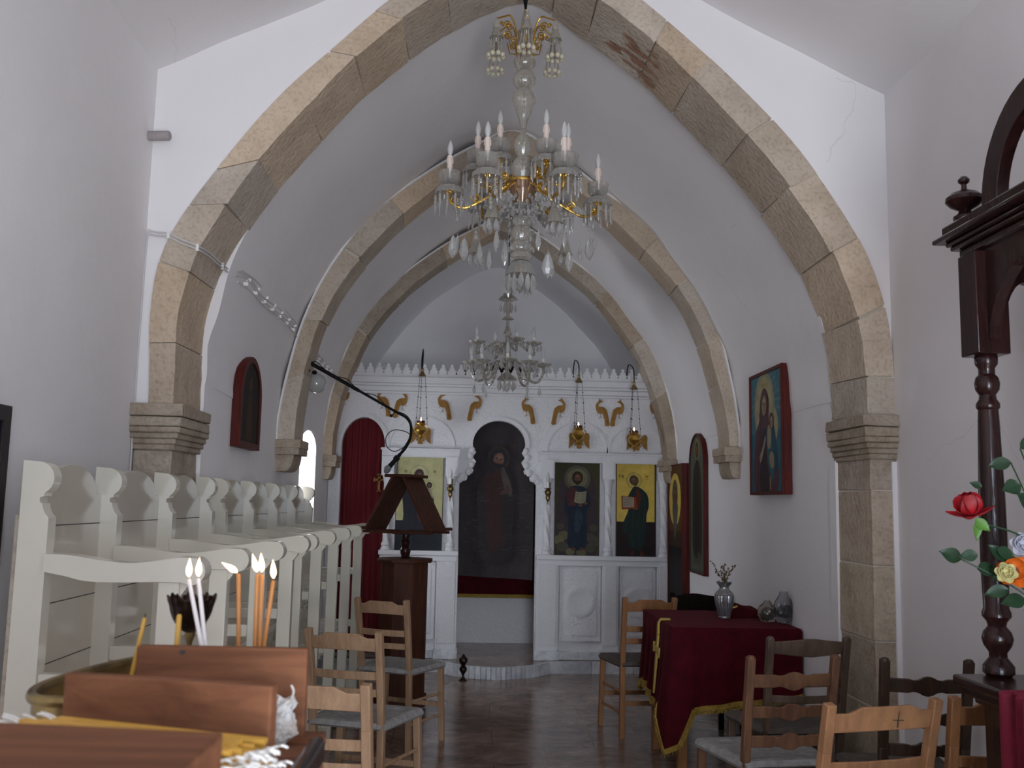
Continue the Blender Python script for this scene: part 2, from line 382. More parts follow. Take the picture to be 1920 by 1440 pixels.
# ---------------------------------------------------------------- profiles of the vaults and arches (x, z)
VAULT = [(-1.32, 2.0), (-1.315, 2.15), (-1.29, 2.32), (-1.235, 2.55), (-1.15, 2.8), (-1.02, 3.04), (-.86, 3.26), (-.70, 3.45), (-.45, 3.69),
         (-.2, 3.88), (0, 3.99), (.235, 4.05), (.45, 3.95), (.65, 3.815), (.88, 3.63), (1.12, 3.41), (1.3, 3.2), (1.47, 2.97), (1.62, 2.70),
         (1.715, 2.45), (1.77, 2.22), (1.79, 2.0)]
A1IN = [(-1.335, 1.86), (-1.338, 2.05), (-1.345, 2.245), (-1.311, 2.429), (-1.245, 2.616), (-1.053, 2.95), (-.759, 3.327), (-.58, 3.53), (-.301, 3.775),
        (-.03, 3.955), (.225, 4.045), (.46, 3.90), (.752, 3.686), (.996, 3.451), (1.238, 3.192), (1.402, 2.993), (1.60, 2.70), (1.692, 2.49), (1.757, 2.28),
        (1.777, 2.082), (1.784, 1.89)]
A1OUT = [(-1.444, 1.86), (-1.452, 2.05), (-1.463, 2.241), (-1.447, 2.471), (-1.387, 2.655), (-1.24, 2.90), (-.957, 3.29), (-.70, 3.555), (-.43, 3.815),
         (-.13, 4.03), (.225, 4.22), (.52, 4.02), (.80, 3.80), (1.085, 3.55), (1.36, 3.275), (1.53, 3.07), (1.725, 2.77), (1.82, 2.57), (1.885, 2.333),
         (1.905, 2.085), (1.908, 1.89)]
A2OUT = [(-1.315, 1.84), (-1.31, 2.005), (-1.264, 2.293), (-1.174, 2.659), (-1.011, 3.032), (-.736, 3.415), (-.38, 3.712), (-.05, 3.92), (.225, 4.04),
         (.52, 3.88), (.881, 3.60), (1.115, 3.44), (1.44, 3.09), (1.623, 2.736), (1.735, 2.295), (1.782, 1.98), (1.785, 1.86)]
A2IN = [(-1.20, 1.84), (-1.197, 2.005), (-1.148, 2.34), (-1.062, 2.662), (-.90, 2.98), (-.624, 3.32), (-.32, 3.60), (-.03, 3.80), (.225, 3.91),
        (.48, 3.76), (.80, 3.53), (1.02, 3.33), (1.33, 3.01), (1.52, 2.70), (1.655, 2.257), (1.715, 1.96), (1.72, 1.86)]
def shift(pr, k):   # move a profile inwards (k>0) along its normals
    out = []
    for i, p in enumerate(pr):
        a = pr[max(i-1, 0)]; b = pr[min(i+1, len(pr)-1)]; t = Vector((b[0]-a[0], b[1]-a[1])).normalized()
        out.append((p[0]+t.y*k, p[1]-t.x*k))
    return out
A3OUT = [(-1.325, 1.84), (-1.32, 2.05), (-1.278, 2.36), (-1.185, 2.70), (-1.03, 3.04), (-.74, 3.41), (-.38, 3.71), (-.05, 3.91), (.225, 4.03),
         (.52, 3.88), (.88, 3.62), (1.13, 3.41), (1.45, 3.03), (1.625, 2.70), (1.745, 2.295), (1.785, 2.0), (1.79, 1.86)]
A3IN = [(-1.25, 1.84), (-1.245, 2.03), (-1.20, 2.30), (-1.105, 2.62), (-.94, 2.97), (-.655, 3.32), (-.33, 3.59), (-.03, 3.79), (.225, 3.90),
        (.47, 3.77), (.80, 3.54), (1.04, 3.34), (1.34, 2.96), (1.52, 2.63), (1.65, 2.24), (1.70, 1.98), (1.705, 1.86)]

def arch_stones(mb, pin, pout, y0, y1, seg, ji=0.0, tone=(.86, 1.08), mor=1, sub=5):
    """voussoirs between an inner and an outer profile"""
    a = cat([Vector((p[0], p[1], 0)) for p in pin], 10); b = cat([Vector((p[0], p[1], 0)) for p in pout], 10)
    n = len(a); L = [0]
    for i in range(1, n): L.append(L[-1]+(a[i]-a[i-1]).length)
    def at(pr, s):
        s = min(max(s, 0), L[-1])
        for i in range(1, n):
            if L[i] >= s: t = (s-L[i-1])/max(L[i]-L[i-1], 1e-9); return pr[i-1].lerp(pr[i], t)
        return pr[-1]
    mb.cm = mor; mb.T = (1, 1, 1)
    N = 60
    ii = [at(a, L[-1]*k/N) for k in range(N+1)]; oo = [at(b, L[-1]*k/N) for k in range(N+1)]
    for k in range(N):
        cI, dI = ii[k].lerp(oo[k], .09), ii[k+1].lerp(oo[k+1], .09)
        cO, dO = oo[k].lerp(ii[k], .03), oo[k+1].lerp(ii[k+1], .03)
        vs = [(p.x, y, p.y) for y in (y0+.010, y1-.010) for p in (cI, dI, dO, cO)]
        mb._add(vs, [(0, 1, 2, 3), (7, 6, 5, 4), (0, 4, 5, 1), (3, 2, 6, 7)])
    mb.cm = 0; s = 0.0
    while s < L[-1]-.02:
        ln = seg*random.uniform(.75, 1.35)
        if s+ln > L[-1]-.12: ln = L[-1]-s
        g = .0025; e0, e1 = s+g, s+ln-g; q = random.uniform(*tone); w = random.uniform(-.05, .05)
        mb.T = (q*(1+w), q, q*(1-w*1.4)); dy = random.uniform(-.004, .004); di = random.uniform(-.004, .004); tilt = random.uniform(-.012, .012)
        vs = []
        for k in range(sub+1):
            for y, sg in ((y0+dy, 1), (y1, -1)):
                t = e0+(e1-e0)*k/sub+sg*tilt*(1 if k in (0, sub) else .5)
                pi, po = at(a, t), at(b, t); d = (pi-po).normalized(); r = random.uniform(-.0025, .0025)
                pi = pi+d*(di+r)
                vs += [(pi.x, y, pi.y), (po.x, y, po.y)]
        fs = []
        for k in range(sub):
            q0, q1 = k*4, (k+1)*4
            fs += [(q0, q0+1, q1+1, q1), (q0+2, q1+2, q1+3, q0+3), (q0, q1, q1+2, q0+2), (q0+1, q0+3, q1+3, q1+1)]
        fs += [(0, 2, 3, 1), (sub*4, sub*4+1, sub*4+3, sub*4+2)]
        mb._add(vs, fs); s += ln
    mb.T = (1, 1, 1)

def wallp(px, pz): return (px, pz)

# ---------------------------------------------------------------- room
YB, Y1, Y1B, Y2, Y3, YE = -1.6, 4.29, 4.72, 6.43, 8.45, 10.45
XL, XR = -1.51, 1.907      # front bay
NL, NR = -1.32, 1.79       # nave
f = MB(); f.box(-2.1, 2.4, YB-.6, YE+1.4, -.12, 0); structure(f, 'floor', FLR, smooth=0)
# front bay side walls
w = MB(); w.box(XL-.35, XL, YB-.4, Y1B, 0, 3.46); structure(w, 'wall_left', PLA, smooth=0)
w = MB(); w.box(XR, XR+.35, YB-.4, Y1B, 0, 3.46); structure(w, 'wall_right', PLA, smooth=0)
# entrance wall with the open doorway and a high window
w = MB(); w.prism([(XL-.3, 0), (.12, 0), (.12, 2.2), (1.38, 2.2), (1.38, 0), (XR+.3, 0), (XR+.3, 4.6), (XL-.3, 4.6)], YB-.35, YB, holes=[[(-.25, 2.6), (-.25, 3.3), (.65, 3.3), (.65, 2.6)]])
structure(w, 'wall_back', PLA, smooth=0)
CEIL = [(-1.56, 3.40), (-1.51, 3.425), (-1.381, 3.488), (-1.238, 3.559), (-1.021, 3.655), (-.778, 3.775), (-.45, 3.97), (-.1, 4.18), (.2, 4.33), (.5, 4.19), (.8, 4.0),
        (1.016, 3.875), (1.246, 3.755), (1.502, 3.628), (1.756, 3.491), (1.907, 3.42), (1.96, 3.39)]
CS = cat([Vector((p[0], p[1], 0)) for p in CEIL], 4)
c = MB()
def cf(i, j):
    p = CS[i]; return (p.x, YB-.4+(Y1+.02-YB+.4)*j/24, p.y+.006*math.sin(j*.9+i*.3))
c.grid(cf, len(CS)-1, 24, thick=-.12); structure(c, 'ceiling', PLA)
# diaphragm wall above the great arch
o1 = cat([Vector((p[0], p[1], 0)) for p in A1OUT], 4)
poly = [(XL-.1, 1.86)]+[(p.x, p.y) for p in o1]+[(XR+.1, 1.89), (XR+.1, 3.35)]+[(p.x, p.y+.03) for p in reversed(CS)]
w = MB(); w.prism(poly, Y1+.006, Y1B-.004); w.prism([(XL-.02, 0), (-1.43, 0), (-1.43, 1.87), (XL-.02, 1.87)], Y1+.03, Y1B-.004)
w.prism([(XR+.02, 0), (1.90, 0), (1.90, 1.9), (XR+.02, 1.9)], Y1+.03, Y1B-.004)
structure(w, 'wall_front', PLF, smooth=0)
# nave walls (left one with the window), vault, end wall with apse
def arch_top(x0, x1, zs, zt, n=12, z0=None):
    pts = [(x0, z0 if z0 is not None else zs)] if z0 is not None else []
    pts += [((x0+x1)/2-(x1-x0)/2*math.cos(PI*k/n), zs+(zt-zs)*math.sin(PI*k/n)) for k in range(n+1)]
    if z0 is not None: pts += [(x1, z0)]
    return pts
w = MB(); hole = arch_top(7.33, 8.05, 1.86, 2.0, 10, 1.12)
w.prism([(Y1B-.03, 0), (YE+.1, 0), (YE+.1, 2.02), (Y1B-.03, 2.02)], NL-.42, NL, 'yz', holes=[hole]); structure(w, 'wall_left', PLN, smooth=0)
w = MB(); w.box(NR, NR+.42, Y1B-.03, YE+.1, 0, 2.02); structure(w, 'wall_right', PLN, smooth=0)
VS = cat([Vector((p[0], p[1], 0)) for p in VAULT], 5)
c = MB()
def vf(i, j):
    p = VS[i]; return (p.x+.006*math.sin(i*.7+j*.5), Y1B-.03+(YE+.1-Y1B)*j/30, p.y+.007*math.sin(i*.4-j*.45)+.005*math.sin(j*1.3))
c.grid(vf, len(VS)-1, 30, thick=-.14); structure(c, 'ceiling', PLN)
poly = [(NL-.02, 0), (-.72, 0), (-.72, 2.05)]+[(.22-.94*math.cos(PI*k/24), 2.05+.94*math.sin(PI*k/24)) for k in range(1, 24)]+[(1.16, 2.05), (1.16, 0), (NR+.02, 0)]+[(p.x, p.y+.05) for p in reversed(VS)]
w = MB(); w.prism(poly, YE, YE+.12); structure(w, 'wall_front', PLN, smooth=0)
UNLIT = mat('unlit_apse_dark', (.035, .03, .035), .9, var=.5, vs=3)  # near-black colour stands in for the lack of light in the niche
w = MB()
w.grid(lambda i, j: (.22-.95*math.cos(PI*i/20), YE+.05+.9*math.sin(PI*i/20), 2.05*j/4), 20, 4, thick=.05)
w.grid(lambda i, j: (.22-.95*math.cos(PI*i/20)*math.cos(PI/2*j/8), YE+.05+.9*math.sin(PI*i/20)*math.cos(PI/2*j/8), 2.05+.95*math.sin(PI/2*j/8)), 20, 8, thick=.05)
structure(w, 'wall_apse', UNLIT)
# window in the nave wall: splayed bright reveal, frame and pane
w = MB(); w.prism(arch_top(7.36, 8.02, 1.84, 1.97, 10, 1.14), NL-.40, NL-.36, 'yz', holes=[arch_top(7.40, 7.98, 1.82, 1.93, 10, 1.18)])
w.box(NL-.40, NL-.36, 7.67, 7.71, 1.15, 1.95); w.box(NL-.395, NL-.365, 7.38, 8.0, 1.53, 1.56)
win = structure(w, 'window_1', WHT, smooth=0)
PANE = bpy.data.materials.new('window_pane'); PANE.use_nodes = True
_n = PANE.node_tree; _g = _n.nodes.new('ShaderNodeBsdfGlossy'); _g.inputs['Roughness'].default_value = .03; _t = _n.nodes.new('ShaderNodeBsdfTransparent'); _m = _n.nodes.new('ShaderNodeMixShader'); _m.inputs[0].default_value = .06
_n.links.new(_t.outputs[0], _m.inputs[1]); _n.links.new(_g.outputs[0], _m.inputs[2]); _n.links.new(_m.outputs[0], _n.nodes['Material Output'].inputs[0])
w = MB(); w.box(NL-.382, NL-.376, 7.40, 7.98, 1.18, 1.93); w.build('pane', PANE, win)
w = MB(); w.box(NL-.42, NL+.01, 7.32, 8.06, 1.08, 1.12); structure(w, 'trim_1', PLF, smooth=0)
# doorway behind the viewer
w = MB(); w.box(.10, .17, YB-.30, YB-.22, 0, 2.2); w.box(1.33, 1.40, YB-.30, YB-.22, 0, 2.2); w.box(.10, 1.40, YB-.30, YB-.22, 2.13, 2.2)
structure(w, 'door_1', DWOOD)
w = MB(); w.box(-8, 9, YB-12, YB-.36, -.2, -.1); structure(w, 'ground', mat('pale_paving', (.55, .52, .46), .9, var=.2))
# baseboards
BASEM = mat('grey_baseboard', (.22, .22, .24), .4, var=.2)
w = MB(); w.box(NR-.012, NR, Y1B, 8.6, 0, .09); structure(w, 'baseboard_right', BASEM)
w = MB(); w.box(NL, NL+.012, Y1B, 8.6, 0, .09); structure(w, 'baseboard_left', BASEM)
w = MB(); w.box(XR-.012, XR, YB, Y1, 0, .09); structure(w, 'baseboard_right', BASEM)

# great arch: voussoirs, capitals, pilasters
a = MB(); arch_stones(a, A1IN, A1OUT, Y1-.012, Y1B, .30); structure(a, 'trim_2', [STN, MORT], smooth=25)
a = MB(); arch_stones(a, A2IN, A2OUT, Y2, Y2+.30, .42, tone=(.85, 1.1)); structure(a, 'trim_3', [STN, MORT], smooth=25)
a = MB(); arch_stones(a, A3IN, A3OUT, Y3, Y3+.27, .45, tone=(.70, 1.0)); structure(a, 'trim_4', [STN, MORT], smooth=25)
m = MB()
for pr, yy in ((A2OUT, Y2), (A3OUT, Y3), (A1OUT, Y1+.002)):
    m.tube([(p.x, yy-.002, p.y) for p in cat([Vector((p[0], p[1], 0)) for p in (shift(pr, -.004) if yy > 5 else pr)], 5)], .009 if yy > 5 else .005, 6)
structure(m, 'trim_15', PLF)
m = MB(); m.box(1.778, 1.792, Y1B-.035, Y1B+.05, 0, 1.70); m.box(-1.335, -1.318, Y1B-.035, Y1B+.03, 0, 1.66); m.box(1.885, 1.908, Y1-.010, Y1+.03, 0, 1.68); structure(m, 'trim_16', PLF)
RUSTS = mat('rust_stain', (.44, .24, .155), .9, var=.5, vs=40)
m = MB(); rs = random.Random(9); ai = cat([Vector((p[0], p[1], 0)) for p in A1IN], 20); ai = [p for p in ai if .60 < p.x < .92]
for k in range(26):
    u = rs.betavariate(2, 2)*(len(ai)-6)+2; y = 4.36+.30*rs.betavariate(2, 2)+.05*(u/len(ai)-.5); n = 9; pts = []
    for q in range(n):
        a = 2*PI*q/n; uu = u+rs.uniform(.6, 1.6)*math.cos(a)*2.2; yy = y+rs.uniform(.006, .022)*math.sin(a); i0 = int(min(max(uu, 0), len(ai)-2)); w_ = min(max(uu-i0, 0), 1)
        p = ai[i0].lerp(ai[i0+1], w_); t = (ai[i0+1]-ai[i0]).normalized(); pts.append(Vector((p.x, yy, p.y))+Vector((t.y, 0, -t.x))*.009)
    m._add(pts, [tuple(range(n))])
structure(m, 'trim_17', RUSTS, smooth=0)
def rough_block(mb, x0, x1, y0, y1, z0, z1, tn=(.8, 1.1), j=.004):
    q = random.uniform(*tn); mb.T = (q, q*random.uniform(.96, 1.0), q*random.uniform(.9, 1.0))
    b = len(mb.v); mb.box(x0, x1, y0, y1, z0, z1)
    for i in range(b, len(mb.v)): mb.v[i] += Vector((random.uniform(-j, j), random.uniform(-j, j), random.uniform(-j*.6, j*.6)))
def capital(side, xa, xo, y0, y1, zt, name, two=True):
    """moulded impost: thick slab, thin band, cavetto; side=+1 when the nave lies at larger x"""
    mb = MB(); s = side
    lo, hi = (xo, xa) if s > 0 else (xa, xo)
    def blk(pr, z0, z1, tn):
        if s > 0: rough_block(mb, lo, hi+pr, y0-pr, y1, z0, z1, tn)
        else: rough_block(mb, lo-pr, hi, y0-pr, y1, z0, z1, tn)
    blk(.042, zt-.052, zt, (.80, .92)); blk(.036, zt-.098, zt-.055, (.75, .88))
    # cavetto in four steps
    q = random.uniform(.72, .85); mb.T = (q, q*.97, q*.92)
    for k in range(4):
        pr = .034*(1-k/4)**1.6; z1 = zt-.099-.1*k/4; z0 = z1-.026
        if s > 0: mb.box(lo, hi+pr, y0-pr, y1, z0, z1)
        else: mb.box(lo-pr, hi, y0-pr, y1, z0, z1)
    structure(mb, name, STN2, bevel=.006, smooth=25)
capital(1, -1.325, -1.52, Y1-.012, Y1B-.005, 1.862, 'trim_5'); capital(-1, 1.785, 1.915, Y1-.012, Y1B-.005, 1.89, 'trim_6')
def pilaster(x0, x1, y0, y1, z1, name):
    mb = MB(); z = 0
    mb.cm = 1; mb.box(x0+.004, x1-.004, y0+.004, y1-.003, 0, z1); mb.cm = 0
    hs = []
    while z < z1-.05:
        h = random.uniform(.20, .36)
        if z+h > z1-.12: h = z1-z
        xm = x0+(x1-x0)*random.choice((0, 0, .45, .6))
        if xm > x0: rough_block(mb, x0, xm-.002, y0, y1, z+.003, z+h-.003); rough_block(mb, xm+.002, x1, y0, y1, z+.003, z+h-.003)
        else: rough_block(mb, x0, x1, y0, y1, z+.003, z+h-.003)
        z += h
    structure(mb, name, [STN2, MORT], bevel=.005, smooth=25)
pilaster(-1.50, -1.335, Y1, Y1B-.03, 1.665, 'trim_7'); pilaster(1.79, 1.908, Y1, Y1B-.03, 1.70, 'trim_8')
def corbel(side, wallx, depth, y0, y1, zt, name):
    mb = MB(); s = side; e = wallx+s*depth
    for z0, z1, d in ((zt-.055, zt, depth+.045), (zt-.10, zt-.055, depth+.038), (zt-.21, zt-.10, depth)):
        q = random.uniform(.8, 1.0); mb.T = (q, q*.97, q*.93)
        x0, x1 = sorted((wallx-s*.03, wallx+s*d)); yy = y0-(.03 if d > depth else 0)
        if d > depth: mb.box(x0, x1, yy, y1, z0, z1)
        else:
            prof = [(wallx-s*.03, z1), (e, z1)]+[(e-s*.5*depth*(1-math.cos(PI/2*k/6)), z1-(z1-z0)*math.sin(PI/2*k/6)) for k in range(1, 7)]+[(wallx-s*.03, z0)]
            mb.prism(prof, yy, y1)
    structure(mb, name, STN2, bevel=.005, smooth=30)
corbel(1, NL, .12, Y2, Y2+.30, 1.85, 'trim_9'); corbel(-1, NR, .07, Y2, Y2+.30, 1.865, 'trim_10')
corbel(1, NL, .075, Y3, Y3+.27, 1.845, 'trim_11'); corbel(-1, NR, .085, Y3, Y3+.27, 1.865, 'trim_12')

# sanctuary step with a rounded projection, marble edge
edge = [(-1.33, 8.57), (-.26, 8.57), (-.16, 8.43), (-.04, 8.32), (.10, 8.255), (.22, 8.24), (.34, 8.26), (.46, 8.32), (.58, 8.42), (.69, 8.57), (1.80, 8.62)]
es = [Vector((-1.33, 8.57, 0))]+cat([Vector((p[0], p[1], 0)) for p in edge[1:-1]], 3)+[Vector((1.80, 8.62, 0))]
w = MB(); w.prism([(p.x, p.y) for p in es]+[(1.80, YE+.1), (-1.33, YE+.1)], 0, .088, 'xy'); structure(w, 'floor', FLR, smooth=0)
w = MB()
L = []
for k in range(len(es)-1):
    n = max(1, int((es[k+1]-es[k]).length/.30)); L += [es[k].lerp(es[k+1], i/n) for i in range(n)]
L.append(es[-1])
for p, q in zip(L, L[1:]):
    r = random.uniform(.72, 1.1); w.T = (r, r, r*1.02); t = (q-p).normalized()*.0015; nn = Vector((t.y, -t.x, 0)).normalized()
    w.beam(p+t+nn*.008+Vector((0, 0, .05)), q-t+nn*.008+Vector((0, 0, .05)), .03, .10)
structure(w, 'trim_13', MARB, smooth=0)

# ---------------------------------------------------------------- painting helper: layered strokes on a panel
PC = {}
def pcol(rgb, rough=.45):
    k = tuple(round(x, 3) for x in rgb)
    if k not in PC: PC[k] = mat('paint_%d' % len(PC), tuple(x*.8 for x in rgb), .62, var=.25, vs=16, spec=.22)
    return PC[k]
class Paint:
    """flat colour patches on a panel of width w and height h; u to the viewer's right, v up, both from the panel centre"""
    def __init__(s, w, h): s.w = w; s.h = h; s.L = []; s.mats = []
    def poly(s, pts, col, smooth=0, closed=True):
        if smooth: pts = [(p.x, p.y) for p in cat([Vector((a, b, 0)) for a, b in pts], smooth, True)]
        s.L.append((pts, col)); return s
    def ell(s, cu, cv, ru, rv, col, n=22, a0=0.0, rot=0.0):
        pts = []
        for k in range(n):
            a = 2*PI*k/n; x, y = ru*math.cos(a), rv*math.sin(a)
            pts.append((cu+x*math.cos(rot)-y*math.sin(rot), cv+x*math.sin(rot)+y*math.cos(rot)))
        s.L.append((pts, col)); return s
    def line(s, pts, wd, col):
        for (a, b), (c, d) in zip(pts, pts[1:]):
            t = Vector((c-a, d-b)); t = t.normalized() if t.length else Vector((1, 0)); n = Vector((-t.y, t.x))*wd/2; t = t*wd*.3
            s.L.append(([(a-t.x-n.x, b-t.y-n.y), (c+t.x-n.x, d+t.y-n.y), (c+t.x+n.x, d+t.y+n.y), (a-t.x+n.x, b-t.y+n.y)], col))
        return s
    def build(s, name, parent, M):
        """M maps (u, v, out) to world"""
        mb = MB(); mb.M = None; idx = {}; mats = []; z = .0004
        for pts, col in s.L:
            if col not in idx: idx[col] = len(mats); mats.append(pcol(col))
            q = []
            for a, b in pts: q.append((min(max(a, -s.w/2), s.w/2), min(max(b, -s.h/2), s.h/2)))
            tri = tessellate_polygon([[Vector((a, b, 0)) for a, b in q]])
            mb.cm = idx[col]; mb._add([M @ Vector((a, b, z)) for a, b in q], [tuple(t) for t in tri]); z += .00005
        return mb.build(name, mats, parent, smooth=0)
def frontM(cx, y, cz):    # panel facing the viewer (-Y)
    return Matrix(((1, 0, 0, cx), (0, 0, -1, y), (0, 1, 0, cz), (0, 0, 0, 1)))
def sideM(x, cy, cz, s):  # panel on a side wall; s=-1: faces -X (right wall), u runs from far to near
    return Matrix(((0, 0, s, x), (s*1.0, 0, 0, cy), (0, 1, 0, cz), (0, 0, 0, 1)))
GLD = (.60, .50, .20); GLD2 = (.88, .64, .13); SKIN = (.26, .15, .09); DKB = (.030, .035, .05)
def face(p, u, v, r, skin=SKIN, hair=(.03, .018, .012), beard=False, tilt=0.0, veil=None):
    """head with face, eyes, nose, mouth, hair or veil"""
    cs, sn = math.cos(tilt), math.sin(tilt)
    R = lambda a, b: (u+a*cs-b*sn, v+a*sn+b*cs)
    p.ell(u, v+.1*r, r*1.18, r*1.38, veil or hair, rot=tilt)
    p.ell(*R(.05*r, -.12*r), r*.74, r*1.02, skin, rot=tilt)
    if beard: p.poly([R(-.62*r, -.45*r), R(-.3*r, -.62*r), R(0, -.52*r), R(.3*r, -.62*r), R(.68*r, -.45*r), R(.45*r, -1.15*r), R(.05*r, -1.5*r), R(-.4*r, -1.15*r)], hair, 3)
    dk = (.03, .02, .015); lt = tuple(min(1, x*1.5) for x in skin)
    p.ell(*R(.05*r, .25*r), .45*r, .3*r, lt, 12)
    for e in (-1, 1): p.ell(*R(.05*r+e*.30*r, 0), .16*r, .07*r, dk, 10, rot=tilt); p.line([R(.05*r+e*.14*r, .16*r), R(.05*r+e*.48*r, .14*r)], .06*r, dk)
    p.line([R(.05*r, .05*r), R(.02*r, -.35*r), R(.12*r, -.38*r)], .06*r, tuple(x*.5 for x in skin))
    p.line([R(-.10*r, -.60*r), R(.2*r, -.60*r)], .08*r, (.22, .05, .04))
def folds(p, pts, col, wd): 
    for a in pts: p.line([(q.x, q.y) for q in cat([Vector((x, y, 0)) for x, y in a], 3)], wd, col)

# ---------------------------------------------------------------- iconostasis
YI = 8.75
ico = thing('iconostasis', (.22, YI, .088), 'white carved altar screen with crested cornice and arched doors, spanning the chapel', 'altar screen')
doorc = [(-.122, .088), (-.134, 1.625)]
lobes = [(-.105, 1.65), (-.071, 1.66), (-.061, 1.69), (-.085, 1.73), (-.055, 1.745), (-.022, 1.72), (-.008, 1.75), (-.032, 1.785), (0.0, 1.80), (.012, 1.83), (-.012, 1.862), (-.022, 1.868),
         (-.006, 1.89), (.010, 1.915), (-.002, 1.94), (-.014, 1.95), (-.020, 1.99)]
arc = [(.22-.24*math.cos(PI*k/20), 1.99+.215*math.sin(PI*k/20)) for k in range(1, 20)]
doorc += lobes+arc+[(.44-x, z) for x, z in reversed(lobes)]+[(.565, 1.625), (.567, .088)]
doorl = [(-1.205, .088), (-1.21, 1.95)]+[(-1.012-.198*math.cos(PI*k/16), 1.95+.26*math.sin(PI*k/16)) for k in range(1, 16)]+[(-.815, 1.95), (-.80, .088)]
m = MB(); m.prism([(-1.318, .088)]+doorl+doorc+[(1.788, .088), (1.785, 2.02), (1.762, 2.22), (1.712, 2.44), (1.70, 2.47), (-1.252, 2.47), (-1.285, 2.30), (-1.312, 2.10)], YI, YI+.09)
m.build('screen_wall', CARV, ico, smooth=0)
m = MB()
for z0, z1, d in ((2.43, 2.455, .022), (2.455, 2.50, .035), (2.50, 2.525, .05), (2.525, 2.585, .06)):
    m.box(-1.252 if z0 < 2.5 else -1.225, 1.70 if z0 < 2.5 else 1.655, YI-d, YI+.09, z0, z1)
m.build('cornice', WHT, ico, bevel=.006)
# cresting: one row of trefoils
half = [(.041, 0), (.041, .014), (.032, .020), (.036, .027), (.039, .036), (.037, .044), (.030, .048), (.023, .048), (.027, .056), (.026, .065), (.020, .071), (.011, .071), (.0135, .079), (.0150, .088), (.012, .098), (.006, .105), (0, .108)]
m = MB(); m.box(-1.175, 1.625, YI-.04, YI-.012, 2.58, 2.605)
for k in range(34):
    x = -1.135+k*.0826; pr = [(x+a, 2.60+b) for a, b in half]+[(x-a, 2.60+b) for a, b in reversed(half[:-1])]
    m.prism(pr, YI-.036, YI-.014)
m.build('cresting', WHT, ico, smooth=0)
for nm, x0, x1, z0, z1, d, mt in (('frieze', -.835, -.135, 1.862, 1.925, .06, CARV2), ('frieze', .578, 1.745, 1.842, 1.915, .06, CARV2),
                                ('ledge', -.835, -.125, .985, 1.025, .075, WHT), ('ledge', .572, 1.785, .965, 1.005, .075, WHT)):
    m = MB(); m.box(x0, x1, YI-d, YI+.01, z0, z1)
    if nm == 'frieze': m.box(x0-.01, x1+.01, YI-d-.012, YI+.01, z1-.008, z1+.012); m.box(x0, x1, YI-d-.006, YI+.01, z0-.008, z0+.003)
    else: m.box(x0+.01, x1-.01, YI-d+.015, YI+.01, z0-.05, z0)
    m.build(nm, mt, ico, bevel=.003, world=True)
# pedestals, panels, marble bases below the ledge
for x0, x1 in ((-.315, -.125), (.572, .775), (1.165, 1.315), (1.66, 1.785)):
    m = MB(); m.box(x0, x1, YI-.055, YI+.02, .17, .985)
    m.box(x0+.02, x1-.02, YI-.062, YI, .22, .93); m.build('pedestal', CARV2, ico, bevel=.004)
    m = MB(); m.box(x0-.01, x1+.01, YI-.085, YI+.02, .088, .172); m.build('pedestal_base', MARB, ico, bevel=.003)
for x0, x1 in ((-.80, -.325), (.785, 1.155), (1.325, 1.65)):
    m = MB(); m.box(x0, x1, YI-.03, YI, .25, .93); m.box(x0+.035, x1-.035, YI-.038, YI, .30, .87)
    m.build('panel', CARV, ico, bevel=.004)
    m = MB(); m.box(x0, x1, YI-.03, YI+.01, .088, .16); m.build('pedestal_base', MARB, ico, bevel=.003)
    if x0 > .7:
        m = MB(); m.lathe([(.125, 0), (.14, .004), (.14, .008), (.125, .012), (.10, .012), (.09, .008)], (0, 0, 0), 28, M=Matrix.Rotation(PI/2, 3, 'X')); 
        for i in range(len(m.v)): m.v[i] += Vector(((x0+x1)/2, YI-.036, .60))
        m.build('roundel', CARV2, ico)
# arch mouldings over the icon bays and doors
def band(x0, x1, zs, zt, w, d, z0):
    a = arch_top(x0-w, x1+w, zs, zt+w, 20, z0); b = arch_top(x0, x1, zs, zt, 20, z0)
    mm = MB()
    for i in range(len(a)-1):
        mm._add([(p[0], y, p[1]) for y in (YI-d, YI+.005) for p in (a[i], a[i+1], b[i+1], b[i])], [(0, 1, 2, 3), (7, 6, 5, 4), (0, 4, 5, 1), (2, 6, 7, 3)])
    return mm
band(-1.205, -.805, 1.95, 2.21, .03, .018, .30).build('door_moulding', WHT, ico)
band(-.77, -.20, 1.96, 2.22, .016, .010, 1.93).build('arch_moulding', WHT, ico); band(.66, 1.20, 1.94, 2.20, .016, .010, 1.92).build('arch_moulding', WHT, ico)
band(1.22, 1.73, 1.94, 2.18, .016, .010, 1.92).build('arch_moulding', WHT, ico); band(-.02, .46, 1.99, 2.205, .035, .014, 1.96).build('door_moulding', WHT, ico)
# carved leaves beside the centre door
for sgn in (1, -1):
    for (x, z, r) in ((-.035, 1.735, .030), (-.01, 1.80, .030), (-.02, 1.875, .030), (-.005, 1.935, .026), (-.09, 1.69, .034), (-.115, 1.66, .026)):
        m = MB(); cx = x-.02 if sgn > 0 else .44-x+.02
        m.ball((cx, YI-.004, z), r, 12, 6, sy=.5, sz=1.15); m.build('carved_leaf', WHT, ico)
